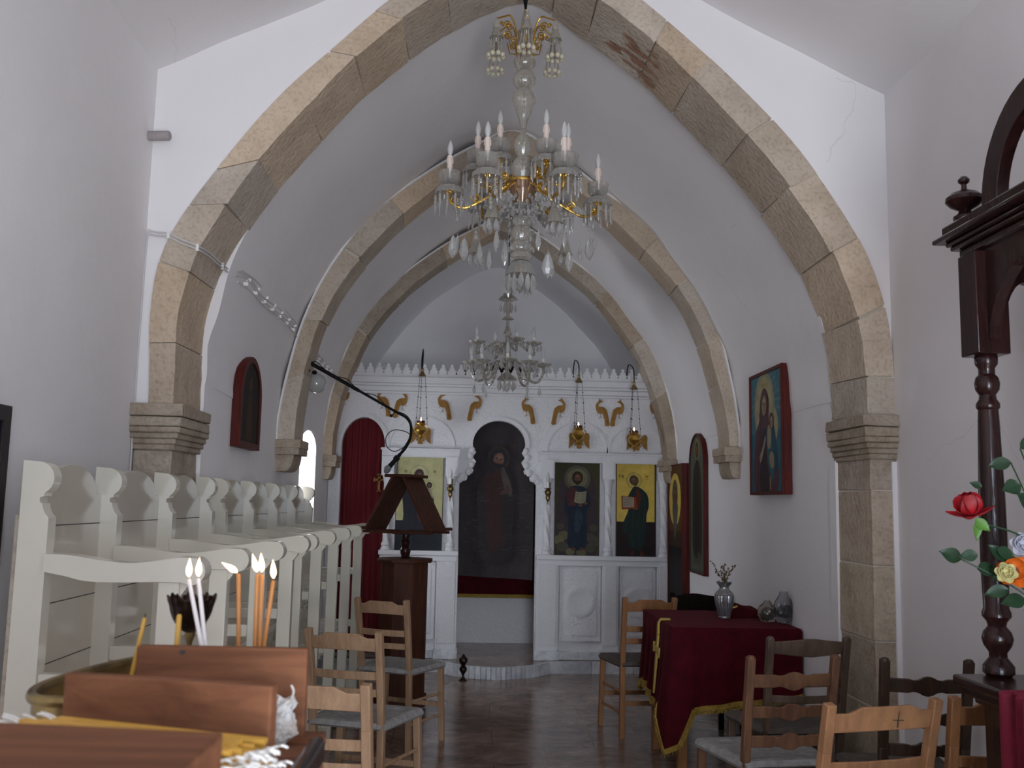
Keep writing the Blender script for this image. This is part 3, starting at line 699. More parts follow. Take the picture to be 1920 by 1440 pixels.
# twisted columns
for cx, zb in ((-.775, 1.025), (-.203, 1.025), (.664, 1.005), (1.216, 1.005), (1.718, 1.005)):
    z1 = 1.86
    m = MB(); prof = []
    for k in range(46): z = zb+.075+(1.56-zb-.075)*k/45; prof.append((.029, z))
    m.lathe(prof, (cx, YI-.034, 0), 24, flute=5, fa=.13, twist=38)
    m.lathe([(.045, zb), (.047, zb+.012), (.040, zb+.022), (.037, zb+.034), (.043, zb+.046), (.040, zb+.060), (.030, zb+.076)], (cx, YI-.034, 0), 24)
    m.lathe([(.030, 1.55), (.036, 1.56), (.036, 1.572), (.030, 1.58), (.033, 1.61), (.040, 1.65), (.052, 1.69)], (cx, YI-.034, 0), 24)
    m.box(cx-.056, cx+.056, YI-.085, YI, 1.69, z1); m.box(cx-.044, cx+.044, YI-.09, YI, 1.71, z1-.02)
    m.build('column', WHT, ico)

# side door curtain with its gold cross
cu = MB()
def cf2(i, j):
    x = -1.215+.43*i/40; z = .11+2.10*j/6; return (x, YI+.115+.010*math.sin(i*1.15)+.004*math.sin(i*2.7+j), z)
cu.grid(cf2, 40, 6, thick=.004)
cu = tag(cu.build('door_curtain', REDC), 'dark red curtain with a gold cross hanging in the arched side door', 'curtain')
m = MB(); X = -.866; Z = 1.63; y = YI+.094
for b in ((X-.010, X+.010, Z-.085, Z+.065), (X-.045, X+.045, Z+.008, Z+.028), (X-.018, X+.018, Z+.05, Z+.072), (X-.052, X-.040, Z, Z+.036), (X+.040, X+.052, Z, Z+.036), (X-.018, X+.018, Z-.09, Z-.075)):
    m.box(b[0], b[1], y, y+.006, b[2], b[3])
m.build('cross_emblem', GOLDP, cu, smooth=0)

# painted royal door panel
dp = thing('painted_door_panel', (.21, YI+.125, .78), 'tall dark faded painting of a robed bearded man in the centre door', 'painting')
m = MB(); m.grid(lambda i, j: (-.165+.715*i/12, YI+.125+.010*math.sin(i*.9)-.02*(i/12-.5), .80-.03*i/12+1.45*j/8), 12, 8, thick=.006)
DKP = mat('sooty_paint', (.050, .041, .043), .6, col2=(.026, .021, .024), vs=6, stretch=(1, 1, .6), bump=.25, bs=18, spec=.2)
m.build('canvas', DKP, dp)
p = Paint(.70, 1.42)
face_u, face_v = .02, .36
p.ell(face_u, face_v+.01, .105, .115, (.060, .044, .028)); p.ell(face_u, face_v+.01, .095, .105, (.046, .036, .034))
p.poly([(-.17, .08), (-.10, .22), (-.03, .28), (.08, .27), (.14, .18), (.17, .02), (.16, -.25), (.13, -.55), (-.12, -.55), (-.16, -.2)], (.036, .030, .031), 3)
p.poly([(-.07, .25), (.04, .25), (.09, .15), (.05, -.05), (.07, -.40), (-.05, -.46), (-.09, -.05), (-.12, .12)], (.058, .026, .027), 3)
p.poly([(.05, .25), (.09, .24), (.15, .08), (.13, .02), (.07, .12)], (.105, .088, .080), 3)
p.ell(.085, .06, .050, .020, (.105, .060, .050), rot=.4); p.ell(.10, .09, .02, .036, (.10, .058, .048), rot=-.4)
face(p, face_u, face_v, .066, (.20, .105, .075), (.028, .026, .034), True, -.22)
p.poly([(-.04, .30), (-.065, .22), (-.02, .23), (.0, .28)], (.028, .026, .034), 3); p.poly([(.07, .285), (.10, .20), (.055, .21), (.045, .26)], (.09, .078, .072), 3)
rq = random.Random(4)
for k in range(150):
    x = rq.choice((rq.uniform(-.31, .31), rq.uniform(.08, .31), rq.uniform(-.3, -.1))); z = rq.choice((rq.uniform(-.66, .12), rq.uniform(-.05, .12), rq.uniform(-.5, -.2))); g = rq.choice((.06, .075, .095, .125))
    p.line([(x, z), (x+rq.uniform(.012, .06), z+rq.uniform(-.004, .004))], rq.uniform(.0012, .0032), (g, round(g*1.03, 3), round(g*1.12, 3)))
folds(p, [[(-.12, .05), (-.10, -.2), (-.11, -.5)], [(.11, .0), (.12, -.2), (.10, -.5)]], (.034, .028, .032), .006)
p.build('figure', dp, frontM(.20, YI+.094, 1.50))

# icons in the screen
def icon_panel(name, label, cx, cz, w, h, y, draw, frame=None, fw=.012, board=None, grp='icons in the altar screen'):
    t = thing(name, (cx, y, cz-h/2), label, 'icon', grp)
    m = MB(); m.box(cx-w/2, cx+w/2, y-.018, y, cz-h/2, cz+h/2); m.build('board', board or mat('icon_edge_wood', (.045, .018, .012), .5), t, bevel=.002)
    p = Paint(w-.012, h-.012); draw(p, w-.012, h-.012); p.build('painted_image', t, frontM(cx, y-.0185, cz))
    return t
def letters(p, u, v, s, col, kind):
    if kind == 'AG': p.line([(u, v+s*.8), (u+s*.1, v), (u+s*.35, v+s*.9)], s*.1, col); p.ell(u+s*.75, v+s*.35, s*.22, s*.3, col, 10); p.ell(u+s*.75, v+s*.35, s*.12, s*.18, GLD2, 10); p.line([(u+s*.95, v+s*.8), (u+s*1.0, v-.2*s), (u+s*1.3, v+s*.7)], s*.1, col)
    if kind == 'IO': p.line([(u, v), (u, v+s)], s*.1, col); p.ell(u+s*.5, v+s*.35, s*.28, s*.35, col, 12); p.ell(u+s*.5, v+s*.38, s*.18, s*.25, GLD2, 12); p.line([(u+s*.5, v+s*.1), (u+s*.5, v+s*.6)], s*.08, col); p.line([(u-s*.1, v-s*.5), (u+s*.9, v-s*.5)], s*.07, col)
    if kind == 'MP': p.ell(u, v, s*.5, s*.5, col, 14); p.ell(u, v, s*.4, s*.4, GLD, 14); p.line([(u-s*.25, v-s*.3), (u-s*.1, v+s*.3), (u, v-.1*s), (u+s*.1, v+s*.3), (u+s*.25, v-s*.3)], s*.09, col)
def d1(p, w, h):
    p.poly([(-w/2, -h/2), (w/2, -h/2), (w/2, h/2), (-w/2, h/2)], (.028, .038, .048))
    p.poly([(-w/2, -h*.185), (w/2, -h*.185), (w/2, h/2-.006), (-w/2, h/2-.006)], (.62, .60, .32))
    p.ell(-.01, h*.30, .082, .082, (.20, .16, .07)); p.ell(-.01, h*.30, .079, .079, (.66, .64, .36))
    p.ell(.085, h*.185, .045, .045, (.20, .16, .07)); p.ell(.085, h*.185, .042, .042, (.66, .64, .36))
    p.poly([(-.05, .26), (-.10, .17), (-.155, .10), (-.14, -.1), (-.14, -.42), (.12, -.42), (.13, -.05), (.12, .06), (.06, .12), (.03, .20), (.02, .27)], (.032, .034, .046), 4)
    p.poly([(-.02, .0), (.09, .0), (.08, -.14), (.0, -.16)], (.13, .045, .045), 3)
    folds(p, [[(-.10, .12), (-.08, 0), (-.10, -.3)], [(-.05, .05), (-.03, -.15), (-.05, -.4)], [(.04, -.1), (.06, -.25), (.05, -.4)]], (.02, .025, .035), .005)
    face(p, -.01, h*.30-.005, .036, (.13, .085, .06), veil=(.075, .035, .045), tilt=-.2)
    p.poly([(.035, .12), (.10, .125), (.115, .02), (.02, .01)], (.40, .36, .24), 3)
    face(p, .085, h*.185, .021, (.14, .09, .06))
    p.ell(.03, .055, .02, .012, (.17, .10, .07), rot=.5)
    letters(p, -.13, h*.33, .028, (.2, .15, .06), 'MP'); letters(p, .13, h*.33, .028, (.2, .15, .06), 'MP')
def d2(p, w, h):
    p.poly([(-w/2, -h/2), (w/2, -h/2), (w/2, h/2), (-w/2, h/2)], (.070, .062, .026))
    p.poly([(-.17, -.42), (-.17, .10), (-.15, .25), (-.09, .36), (0, .405), (.09, .36), (.15, .25), (.17, .10), (.17, -.42)], (.060, .045, .052), 2)
    p.ell(0, .27, .12, .12, (.13, .12, .075)); p.ell(0, .27, .092, .092, (.22, .20, .12))
    for (u, v, r) in ((-.15, -.16, .035), (-.12, -.24, .05), (-.165, -.28, .05), (-.13, -.34, .055), (.15, -.17, .04), (.12, -.25, .045), (.165, -.29, .055), (.12, -.35, .05), (-.06, -.385, .04), (.04, -.39, .045)):
        p.ell(u, v, r, r*.8, random.choice(((.15, .14, .075), (.19, .175, .10), (.09, .085, .06))))
    p.poly([(-.055, .20), (-.10, .13), (-.115, -.02), (-.08, -.10), (-.075, -.34), (.08, -.34), (.085, -.05), (.115, .05), (.10, .14), (.05, .20)], (.020, .030, .055), 4)
    p.poly([(-.06, .19), (0, .17), (.0, .05), (-.07, .02), (-.10, .10)], (.11, .035, .035), 3)
    p.poly([(-.01, .0), (.05, -.05), (.03, -.18), (-.02, -.2)], (.035, .06, .085), 3)
    folds(p, [[(-.07, -.02), (-.04, -.15), (-.06, -.32)], [(.02, -.1), (.05, -.2), (.03, -.33)], [(-.10, .1), (-.06, .03), (.02, -.02)]], (.010, .015, .03), .005)
    p.poly([(-.015, .155), (.03, .15), (.028, .045), (-.028, .06)], (.38, .36, .24)); p.poly([(.03, .15), (.085, .16), (.075, .055), (.028, .045)], (.34, .32, .21))
    for k in range(6): p.line([(-.012, .14-.014*k), (.024, .137-.014*k)], .0025, (.10, .09, .06)); p.line([(.036, .138-.014*k), (.074, .145-.014*k)], .0025, (.10, .09, .06))
    face(p, 0, .275, .042, (.17, .085, .05), (.035, .022, .014), True)
    p.ell(.075, .05, .02, .012, (.17, .09, .06)); p.ell(.03, .03, .022, .012, (.17, .09, .06))
    p.ell(-.03, -.36, .022, .014, (.15, .07, .045)); p.ell(.045, -.36, .02, .014, (.15, .07, .045))
def d3(p, w, h):
    p.poly([(-w/2, -h/2), (w/2, -h/2), (w/2, h/2), (-w/2, h/2)], (.030, .018, .018))
    p.poly([(-w/2, -h*.125), (w/2-.008, -h*.125), (w/2-.008, h/2), (-w/2, h/2)], GLD2)
    p.ell(-.02, .265, .071, .071, (.14, .08, .02), 30); p.ell(-.02, .265, .068, .068, (.70, .54, .14), 30)
    p.poly([(-.03, .20), (-.075, .12), (-.085, .07), (-.07, .0), (-.11, -.10), (-.13, -.20), (-.07, -.22), (-.055, -.34), (.06, -.35), (.09, -.22), (.095, -.05), (.115, .03), (.105, .13), (.05, .19), (0, .21)], (.020, .036, .034), 3)
    p.poly([(.0, .19), (.04, .14), (.03, .02), (-.01, .02)], (.12, .03, .015), 3)
    folds(p, [[(.05, .15), (.08, .02), (.05, -.2)], [(-.02, -.02), (-.04, -.2), (-.03, -.33)], [(.03, 0), (.02, -.18), (.04, -.34)], [(-.07, -.02), (-.09, -.12), (-.10, -.2)]], (.05, .075, .07), .004)
    p.poly([(-.135, .125), (-.005, .115), (.015, .015), (-.13, .0)], (.32, .055, .02)); p.poly([(-.122, .118), (-.02, .112), (-.018, .022), (-.12, .02)], (.42, .36, .27))
    for k in range(6): p.line([(-.112, .105-.014*k), (-.03, .102-.014*k)], .0025, (.12, .08, .06))
    p.ell(-.005, .012, .028, .012, (.20, .08, .04)); face(p, -.02, .262, .034, (.20, .10, .05), (.10, .065, .04), True, .35)
    p.poly([(-.03, -.36), (-.02, -.40), (-.055, -.405)], (.13, .04, .02)); p.poly([(.04, -.36), (.075, -.405), (.04, -.41)], (.13, .04, .02))
    letters(p, -.155, .29, .034, (.12, .07, .02), 'AG'); letters(p, .085, .29, .032, (.12, .07, .02), 'IO')
icon_panel('icon', 'gold ground icon of a veiled mother with child, behind the book stand', -.487, 1.447, .425, .862, YI-.012, d1)
icon_panel('icon', 'dark icon of a bearded figure holding an open book above clouds', .936, 1.422, .408, .862, YI-.012, d2)
icon_panel('icon', 'gold ground icon of a stooping bearded saint holding a red book', 1.472, 1.422, .365, .868, YI-.012, d3)

# gilded peacock plaques and double headed eagle plaques
PK = [(1203, 548), (1212, 532), (1226, 533), (1250, 550), (1226, 556), (1206, 574), (1204, 594), (1250, 597), (1280, 620), (1290, 650), (1300, 700), (1312, 765), (1300, 780), (1268, 775), (1262, 720), (1250, 670), (1235, 655), (1225, 665), (1200, 655), (1186, 636), (1180, 606), (1178, 585), (1188, 562)]
def peacock(cx, cz, flip, label, cut=False):
    k = .00098; m = MB(); s = -1 if flip else 1
    T = lambda a, b: (cx+s*(a-1245)*k, cz-(b-650)*k)
    pts = [Vector((*T(a, b), 0)) for a, b in PK]
    y0, y1 = YI-.014, YI-.004
    m.prism([(p.x, p.y) for p in pts], y0, y1)
    def tb(a, r=.0022): m.tube([(T(*q)[0], YI-.009, T(*q)[1]) for q in a], r, 6)
    tb([(1228, 662), (1226, 690), (1210, 710)]); tb([(1226, 690), (1234, 706)]); tb([(1208, 655), (1190, 665)]); tb([(1214, 532), (1211, 515)]); tb([(1217, 532), (1219, 516)], .0015)
    m.tube([(T(a, b)[0], y0-.001, T(a, b)[1]) for a, b in ((1215, 612), (1250, 612), (1272, 640), (1284, 700), (1292, 760))], .004, 6)
    m.ball((T(1213, 546)[0], y0-.001, T(1213, 546)[1]), .003, 8, 6)
    tag(m.build('peacock_plaque', GOLDP, smooth=30), label, 'peacock plaque', 'gilded peacocks on the altar screen')
for cx, cz, fl, lb in ((-1.215, 2.372, 1, 'gilded peacock above the red curtained side door, at the screen end'), (-.837, 2.345, 0, 'gilded peacock behind the microphone boom, back to back with another'),
                       (-.690, 2.335, 1, 'gilded peacock just left of the first hanging lamp chains'), (-.284, 2.327, 0, 'gilded peacock between the first hanging lamp and the centre door arch'),
                       (-.012, 2.322, 1, 'gilded peacock over the left shoulder of the centre door'), (.482, 2.306, 0, 'gilded peacock over the right shoulder of the centre door'),
                       (.757, 2.304, 1, 'gilded peacock just left of the middle hanging lamp chains'), (1.165, 2.302, 0, 'gilded peacock right of the middle lamp, turned to the left'),
                       (1.298, 2.302, 1, 'gilded peacock left of the last hanging lamp, turned to the right'), (1.665, 2.312, 0, 'gilded peacock half hidden by the arch at the right end')):
    peacock(cx, cz, fl, lb)
EG = [(0, -40), (10, -52), (8, -70), (22, -82), (34, -74), (24, -64), (24, -50), (36, -40), (48, -52), (66, -80), (90, -80), (104, -55), (100, 0), (104, 60), (102, 76), (70, 52), (50, 20), (40, 2), (30, 22), (46, 32), (34, 46), (24, 40), (26, 70), (12, 78), (0, 74)]
for cx, cz, lb in ((-.497, 2.045, 'gilded double headed eagle behind the hanging lamp over the mother and child icon'), (.950, 2.035, 'gilded double headed eagle behind the middle hanging lamp'), (1.482, 2.030, 'gilded double headed eagle over the gold icon of the saint')):
    m = MB(); k = .000911
    m.prism([(cx+a*k, cz-b*k) for a, b in EG]+[(cx-a*k, cz-b*k) for a, b in reversed(EG[1:-1])], YI-.022, YI-.006)
    for s in (-1, 1):
        for q in range(4): m.tube([(cx+s*(58+q*11)*k, YI-.023, cz+60*k), (cx+s*(66+q*10)*k, YI-.023, cz-(20+q*12)*k)], .0025, 5)
    m.ball((cx, YI-.02, cz), .024, 12, 8, sz=1.4, sy=.6)
    tag(m.build('eagle_plaque', GOLDP, smooth=30), lb, 'eagle plaque', 'gilded eagles on the altar screen')

# hanging oil lamps with their bent iron hooks
OILG = mat('dark_red_glass', (.10, .012, .008), .08, trans=.5, coat=.6)
BEAD = mat('chain_bead', (.022, .020, .022), .4, .4)
def hanging_lamp(x, zc, zu, ztop, label):
    y = YI-.26
    t = thing('hanging_oil_lamp', (x, y, zu-.17), label, 'oil lamp', 'hanging oil lamps')
    m = MB(); m.tube(cat([(x-.02, YI+.02, 2.60), (x-.025, YI+.02, ztop-.10), (x-.014, YI-.03, ztop), (x, y+.05, ztop-.06), (x, y, zc+.06)], 8), .0055, 8); m.build('hook', IRON, t)
    m = MB(); m.lathe([(.003, zc+.06), (.010, zc+.05), (.012, zc+.035), (.009, zc+.025), (.014, zc+.015), (.028, zc-.008), (.034, zc-.018), (.030, zc-.022)], (x, y, 0), 18); m.build('cap', BRASSD, t)
    R = .060
    for q in range(3):
        a = PI/2+2*PI*q/3+.25; p0 = Vector((x+.028*math.cos(a), y+.028*math.sin(a), zc-.02)); p1 = Vector((x+R*math.cos(a), y+R*math.sin(a), zu-.02))
        m = MB(); m.tube([p0, p1], .0016, 6)
        for k in range(1, 14):
            p = p0.lerp(p1, k/14); m.ball(p, .0052 if k % 3 == 0 else .003, 8, 6, sz=1.5)
        m.build('chain', BEAD, t)
    m = MB(); m.lathe([(.004, zu-.165), (.009, zu-.158), (.006, zu-.148), (.013, zu-.138), (.020, zu-.126), (.013, zu-.115), (.024, zu-.104), (.046, zu-.085), (.056, zu-.062), (.050, zu-.042), (.036, zu-.030), (.034, zu-.022), (.044, zu-.012), (.047, zu-.004), (.043, zu)], (x, y, 0), 24, flute=8, fa=.035)
    for q in range(3):
        a = PI/2+2*PI*q/3+.25; c = Vector((x, y, 0)); d = Vector((math.cos(a), math.sin(a), 0))
        m.tube(cat([c+d*.044+Vector((0, 0, zu-.07)), c+d*.066+Vector((0, 0, zu-.062)), c+d*.070+Vector((0, 0, zu-.035)), c+d*.055+Vector((0, 0, zu-.022)), c+d*R+Vector((0, 0, zu-.018))], 5), .004, 7)
        m.ball(c+d*.068+Vector((0, 0, zu-.05)), .010, 8, 6)
    m.build('lamp_body', GOLD, t)
    m = MB(); m.lathe([(.012, zu-.05), (.026, zu-.03), (.036, zu-.005), (.038, zu+.022), (.036, zu+.022), (.034, zu-.003), (.02, zu-.02)], (x, y, 0), 20); g = m.build('oil_glass', OILG, t)
    m = MB(); m.lathe([(.001, zu+.012), (.0062, zu+.020), (.0075, zu+.029), (.0045, zu+.042), (.0005, zu+.054)], (x, y, 0), 10); m.build('flame', VELFL, g)
hanging_lamp(-.483, 2.585, 2.145, 2.84, 'brass oil lamp on chains over the mother and child icon')
hanging_lamp(.915, 2.563, 2.135, 2.775, 'brass oil lamp on chains over the dark icon with open book')
hanging_lamp(1.412, 2.513, 2.100, 2.745, 'brass oil lamp on chains over the gold icon of the stooping saint')

# brass wall sconces with electric candles
def sconce(x, z, label):
    y = YI-.13
    t = thing('wall_sconce', (x, y, z-.12), label, 'wall sconce', 'brass sconces beside the centre door')
    m = MB(); m.lathe([(.003, z-.135), (.007, z-.12), (.004, z-.11), (.012, z-.095), (.020, z-.07), (.015, z-.055), (.026, z-.035), (.028, z-.015), (.018, z), (.012, z+.006), (.032, z+.010), (.034, z+.014), (.012, z+.018)], (x, y, 0), 20, flute=6, fa=.06)
    m.tube(cat([(x, YI-.05, z+.05), (x+.012, y+.03, z+.06), (x+.016, y+.012, z+.02), (x, y+.02, z-.04), (x, YI-.05, z-.06)], 6), .006, 8); m.ball((x+.014, y+.03, z+.055), .012, 10, 8)
    m.build('bracket', GOLDP if False else BRASSD, t)
    m = MB(); m.lathe([(.011, z+.016), (.011, z+.068), (.009, z+.07)], (x, y, 0), 14); s = m.build('candle_sleeve', SLEEVEW, t)
    m = MB(); m.lathe([(.006, z+.066), (.014, z+.085), (.0165, z+.105), (.012, z+.130), (.005, z+.150), (.0005, z+.160)], (x, y, 0), 16); m.build('bulb', BULB, t)
sconce(-.210, 1.60, 'brass sconce with one electric candle left of the centre door')
sconce(.662, 1.585, 'brass sconce with one electric candle right of the centre door')

# altar table seen through the centre door
al = thing('altar_table', (.25, 9.9, .088), 'white carved altar table seen low through the centre door', 'altar')
m = MB(); m.box(-.35, .95, 9.72, 10.3, .088, .93); m.build('body', CARV, al); m = MB(); m.box(-.38, .98, 9.69, 10.33, .93, .97); m.build('top', WHT, al)
m = MB()
def ac(i, j):
    x = -.42+1.42*i/40; d = 1 if j > 3 else 0
    lo = .47+.07*min(1, i/8)-(.0 if i > 6 else .22*(1-i/6)) 
    if j <= 3: z = lo+(.985-lo)*j/3; return (x, 9.672+.008*math.sin(i*.8)*(1-j/3), z)
    return (x, 9.672+.65*(j-3)/3, .985)
m.grid(ac, 40, 6, thick=.004); ct = tag(m.build('altar_cloth', REDV), 'dark red altar cloth with gold border on the altar', 'tablecloth')
m = MB()
for i in range(40): a, b = Vector(ac(i, 0)), Vector(ac(i+1, 0)); m.beam(a+Vector((0, -.006, .006)), b+Vector((0, -.006, .006)), .006, .035)
m.build('gold_border', FRINGE, ct)

# small footed incense holder on the floor before the step
m = MB(); m.lathe([(.034, 0), (.034, .006), (.022, .014), (.010, .028), (.008, .045), (.016, .060), (.030, .082), (.030, .100), (.022, .112), (.014, .118), (.020, .128), (.032, .150), (.034, .170), (.026, .186), (.016, .196), (.012, .203), (.004, .212)], (-.052, 8.17, 0), 20, flute=6, fa=.06)
tag(m.build('incense_holder', BRONZE), 'small dark footed incense holder on the floor before the marble step', 'incense holder')

# ---------------------------------------------------------------- choir stalls along the left wall
SX0, SXA = -1.305, -.770     # back of the posts, rounded end of the arms
def stall_row(ys, label, last_open):
    t = thing('choir_stall', (-1.1, (ys[0]+ys[-1])/2, 0), label, 'choir stall', 'cream painted choir stalls')
    T = .052
    for n, y in enumerate(ys):
        y0, y1 = y-T/2, y+T/2
        # rear post with scrolled head
        m = MB()
        pr = [(SX0, 0), (-1.222, 0), (-1.222, 1.392), (-1.232, 1.402), (-1.240, 1.418), (-1.243, 1.433), (-1.251, 1.436), (-1.251, 1.450), (-1.240, 1.453)]
        cx, cz, r = -1.262, 1.505, .048
        pr += [(cx+r*math.cos(a), cz+r*math.sin(a)) for a in [(-60+k*15)*PI/180 for k in range(11)]]
        pr += [(-1.30, 1.556), (SX0, 1.556)]
        m.prism(pr, y0, y1)
        # chamfered inner lip
        m.build('side_post', CREAM, t, bevel=.004)
        # armrest: waved board, thick rounded end
        up = [(-1.225, 1.290), (-1.15, 1.287), (-1.06, 1.274), (-.98, 1.268), (-.90, 1.276), (-.84, 1.286), (-.80, 1.285)]
        lo = [(-.80, 1.212), (-.835, 1.216), (-.90, 1.216), (-1.0, 1.213), (-1.10, 1.215), (-1.16, 1.228), (-1.225, 1.240)]
        U = [(p.x, p.y) for p in cat([Vector((a, b, 0)) for a, b in up], 4)]
        cap = [(-.805+.040*math.cos(a), 1.2475+.040*math.sin(a)) for a in [(70-k*17.5)*PI/180 for k in range(10)]]
        Lw = [(p.x, p.y) for p in cat([Vector((a, b, 0)) for a, b in lo[1:]], 4)]
        m = MB(); m.prism(U+cap+Lw, y0-.008, y1+.008); m.build('armrest', CREAM, t, bevel=.010, seg=3)
        m = MB(); m.box(-.900, -.838, y0, y1, 0, 1.217); m.build('front_post', CREAM, t, bevel=.004)
        m = MB(); m.prism([(-.838, 1.217), (-.812, 1.217), (-.822, 1.195), (-.838, 1.175)], y0+.008, y1-.008); m.build('arm_bracket', CREAM, t)
        m = MB(); m.box(-1.222, -.900, y0+.008, y1-.008, .905, .952); m.build('side_rail', CREAM, t, bevel=.003)
        m = MB(); m.box(-1.222, -.900, y0+.008, y1-.008, .52, .57); m.build('side_rail', CREAM, t, bevel=.003)
        m = MB(); m.box(-1.222, -.900, y0+.008, y1-.008, .06, .18); m.build('side_rail', CREAM, t, bevel=.003)
    for a, b in zip(ys, ys[1:]):
        c = (a+b)/2; hw = (b-a)/2-T/2
        # back boards with an arched shouldered top
        pts = [(a+T/2, .46), (b-T/2, .46), (b-T/2, 1.462), (b-T/2-.012, 1.464)]
        R_ = hw-.045
        pts += [(c+R_*math.cos(PI*k/20)**1*1.0, 1.462+.092*math.sin(PI*k/20)) for k in range(0, 21)]
        pts += [(a+T/2+.012, 1.464), (a+T/2, 1.462)]
        m = MB(); m.prism(pts, -1.300, -1.280, 'yz'); m.build('backrest', CREAM2, t, smooth=0)
        m = MB()
        for z in (1.365, 1.13, .95, .76): m.box(-1.2803, -1.2795, a+T/2, b-T/2, z-.0016, z+.0016)
        m.build('board_joint', DKLINE, t, smooth=0)
        m = MB(); m.box(-1.27, -.955, a+T/2+.004, b-T/2-.004, .535, .560); m.build('seat', CREAM, t, bevel=.008)
        m = MB(); m.box(-.975, -.955, a+T/2, b-T/2, .455, .535); m.build('seat_rail', CREAM, t, bevel=.003)
        m = MB(); m.box(-1.16, -1.135, a+T/2+.02, b-T/2-.02, .70, .735); m.build('ledge', CREAM, t, bevel=.006)
        m = MB(); m.box(-1.27, -.86, a+T/2, b-T/2, .055, .08); m.build('footboard', CREAM, t, bevel=.003)
    return t
YS1 = [2.868, 3.407, 4.018, 4.615]
YS2 = [4.862, 5.476, 6.125, 6.75, 7.42]
stall_row(YS1, 'nearer cream choir stall of three seats, in front of the stone pilaster', False)
stall_row(YS2, 'farther cream choir stall of four seats, reaching the small window', True)
# rough stone strip of old bench behind the near stall end
m = MB(); m.box(-1.326, -1.307, 2.86, 3.1, 0, 1.40); 
structure(m, 'trim_14', STN2, smooth=0, bevel=.004)

# ---------------------------------------------------------------- reading stand (lectern)
t = thing('lectern', (-.487, 7.1, 0), 'dark brown octagonal lectern with an open A shaped book stand', 'lectern')
def octo(r, cx=-.487, cy=7.1, k=8): return [(cx+r*math.cos(PI/8+2*PI*i/k), cy+r*math.sin(PI/8+2*PI*i/k)) for i in range(k)]
m = MB(); m.prism(octo(.178), .05, 1.025, 'xy'); m.build('cabinet', LWOOD, t, bevel=.004)
m = MB(); m.prism(octo(.212), 1.022, 1.048, 'xy'); m.build('top', LWOOD, t, bevel=.006)
m = MB(); m.prism(octo(.195), .02, .09, 'xy'); m.build('plinth', LWOOD, t, bevel=.005)
for k in range(4):
    q = PI/4+PI/2*k; m = MB(); m.lathe([(.022, 0), (.026, .012), (.018, .024)], (-.487+.16*math.cos(q), 7.1+.16*math.sin(q), 0), 14); m.build('foot', LWOOD, t)
m = MB(); m.lathe([(.036, 1.046), (.040, 1.056), (.030, 1.068), (.036, 1.085), (.040, 1.105), (.034, 1.122), (.028, 1.13), (.036, 1.148), (.038, 1.165), (.028, 1.18), (.034, 1.20), (.034, 1.225)], (-.487, 7.1, 0), 24); m.build('turned_column', DWOOD, t)
SW = Matrix.Translation((-.487, 7.1, 0)) @ Matrix.Rotation(math.radians(-24), 4, 'Z') @ Matrix.Translation((.487, -7.1, 0))
def swm():
    q = MB(); q.M = SW; return q
m = swm(); m.box(-.55, -.42, 7.0, 7.2, 1.222, 1.242); m.box(-.775, -.205, 6.95, 6.975, 1.228, 1.248); m.box(-.775, -.205, 7.225, 7.25, 1.228, 1.248); m.box(-.52, -.45, 6.95, 7.25, 1.235, 1.25)
m.build('base_frame', LWOOD, t, bevel=.003)
for s in (-1, 1):
    m = swm()
    if s < 0: m.beam((-.745, 7.10, 1.25), (-.535, 7.10, 1.632), .30, .020, up=(1, 0, .5))
    else: m.beam((-.24, 7.10, 1.25), (-.45, 7.10, 1.632), .30, .020, up=(-1, 0, .5))
    m.build('book_board', LWOOD, t, bevel=.003)
    x = -.770 if s < 0 else -.215
    m = swm(); m.beam((x, 6.93, 1.262), (x, 7.27, 1.262), .045, .022); m.build('book_ledge', LWOOD, t, bevel=.004)
m = swm(); m.box(-.60, -.395, 6.95, 7.25, 1.630, 1.652); m.build('top_bar', LWOOD, t, bevel=.004)

# ---------------------------------------------------------------- microphone boom clamped to the second arch
t = thing('microphone_boom', (-1.165, 6.62, 2.30), 'long black microphone boom clamped to the second arch, cable wound round it', 'microphone stand')
P0 = Vector((-1.165, 6.60, 2.40)); P1 = Vector((-.545, 6.80, 2.075))
m = MB(); m.tube([P0, P0.lerp(P1, .55)], .0135, 12); m.tube([P0.lerp(P1, .5), P1], .0095, 12); m.build('boom_arm', BLACK, t)
m = MB(); m.box(-1.20, -1.15, 6.58, 6.62, 2.33, 2.43); m.beam((-1.185, 6.60, 2.44), (-1.185, 6.60, 2.26), .02, .03, up=(1, 0, 0)); m.lathe([(.006, 0), (.018, .008), (.018, .02), (.006, .03)], (-1.115, 6.59, 2.31), 10); m.build('clamp', BLACK, t, bevel=.003)
g = cat([P1, P1+Vector((.055, .01, -.030)), P1+Vector((.088, .01, -.085)), P1+Vector((.085, .01, -.175)), P1+Vector((.055, .0, -.245)), P1+Vector((.018, -.0, -.29))], 8)
m = MB(); m.tube(g, .0095, 10)
for k in range(0, len(g)-1, 1): m.tube([g[k]-Vector((0, 0, .002)), g[k]+Vector((0, 0, .002))], .0108, 8)
m.build('gooseneck', BLACK, t)
cp = [P0+Vector((.02, -.02, -.01))]
for k in range(1, 12):
    q = k/12; cp.append(P0.lerp(P1, q)+Vector((.004, -.018*math.cos(k*1.6), .018*math.sin(k*1.6)+.012)))
cp += [P1+Vector((.05, -.012, -.01)), P1+Vector((.095, -.012, -.08)), P1+Vector((.078, -.012, -.18)), P1+Vector((.02, -.015, -.28))]
m = MB(); m.tube(cat(cp, 6), .0032, 7)
lp = [(.095, -.13), (.075, -.20), (.05, -.235), (-.02, -.27), (-.075, -.235), (-.08, -.165), (-.03, -.12), (.05, -.128), (.085, -.15)]
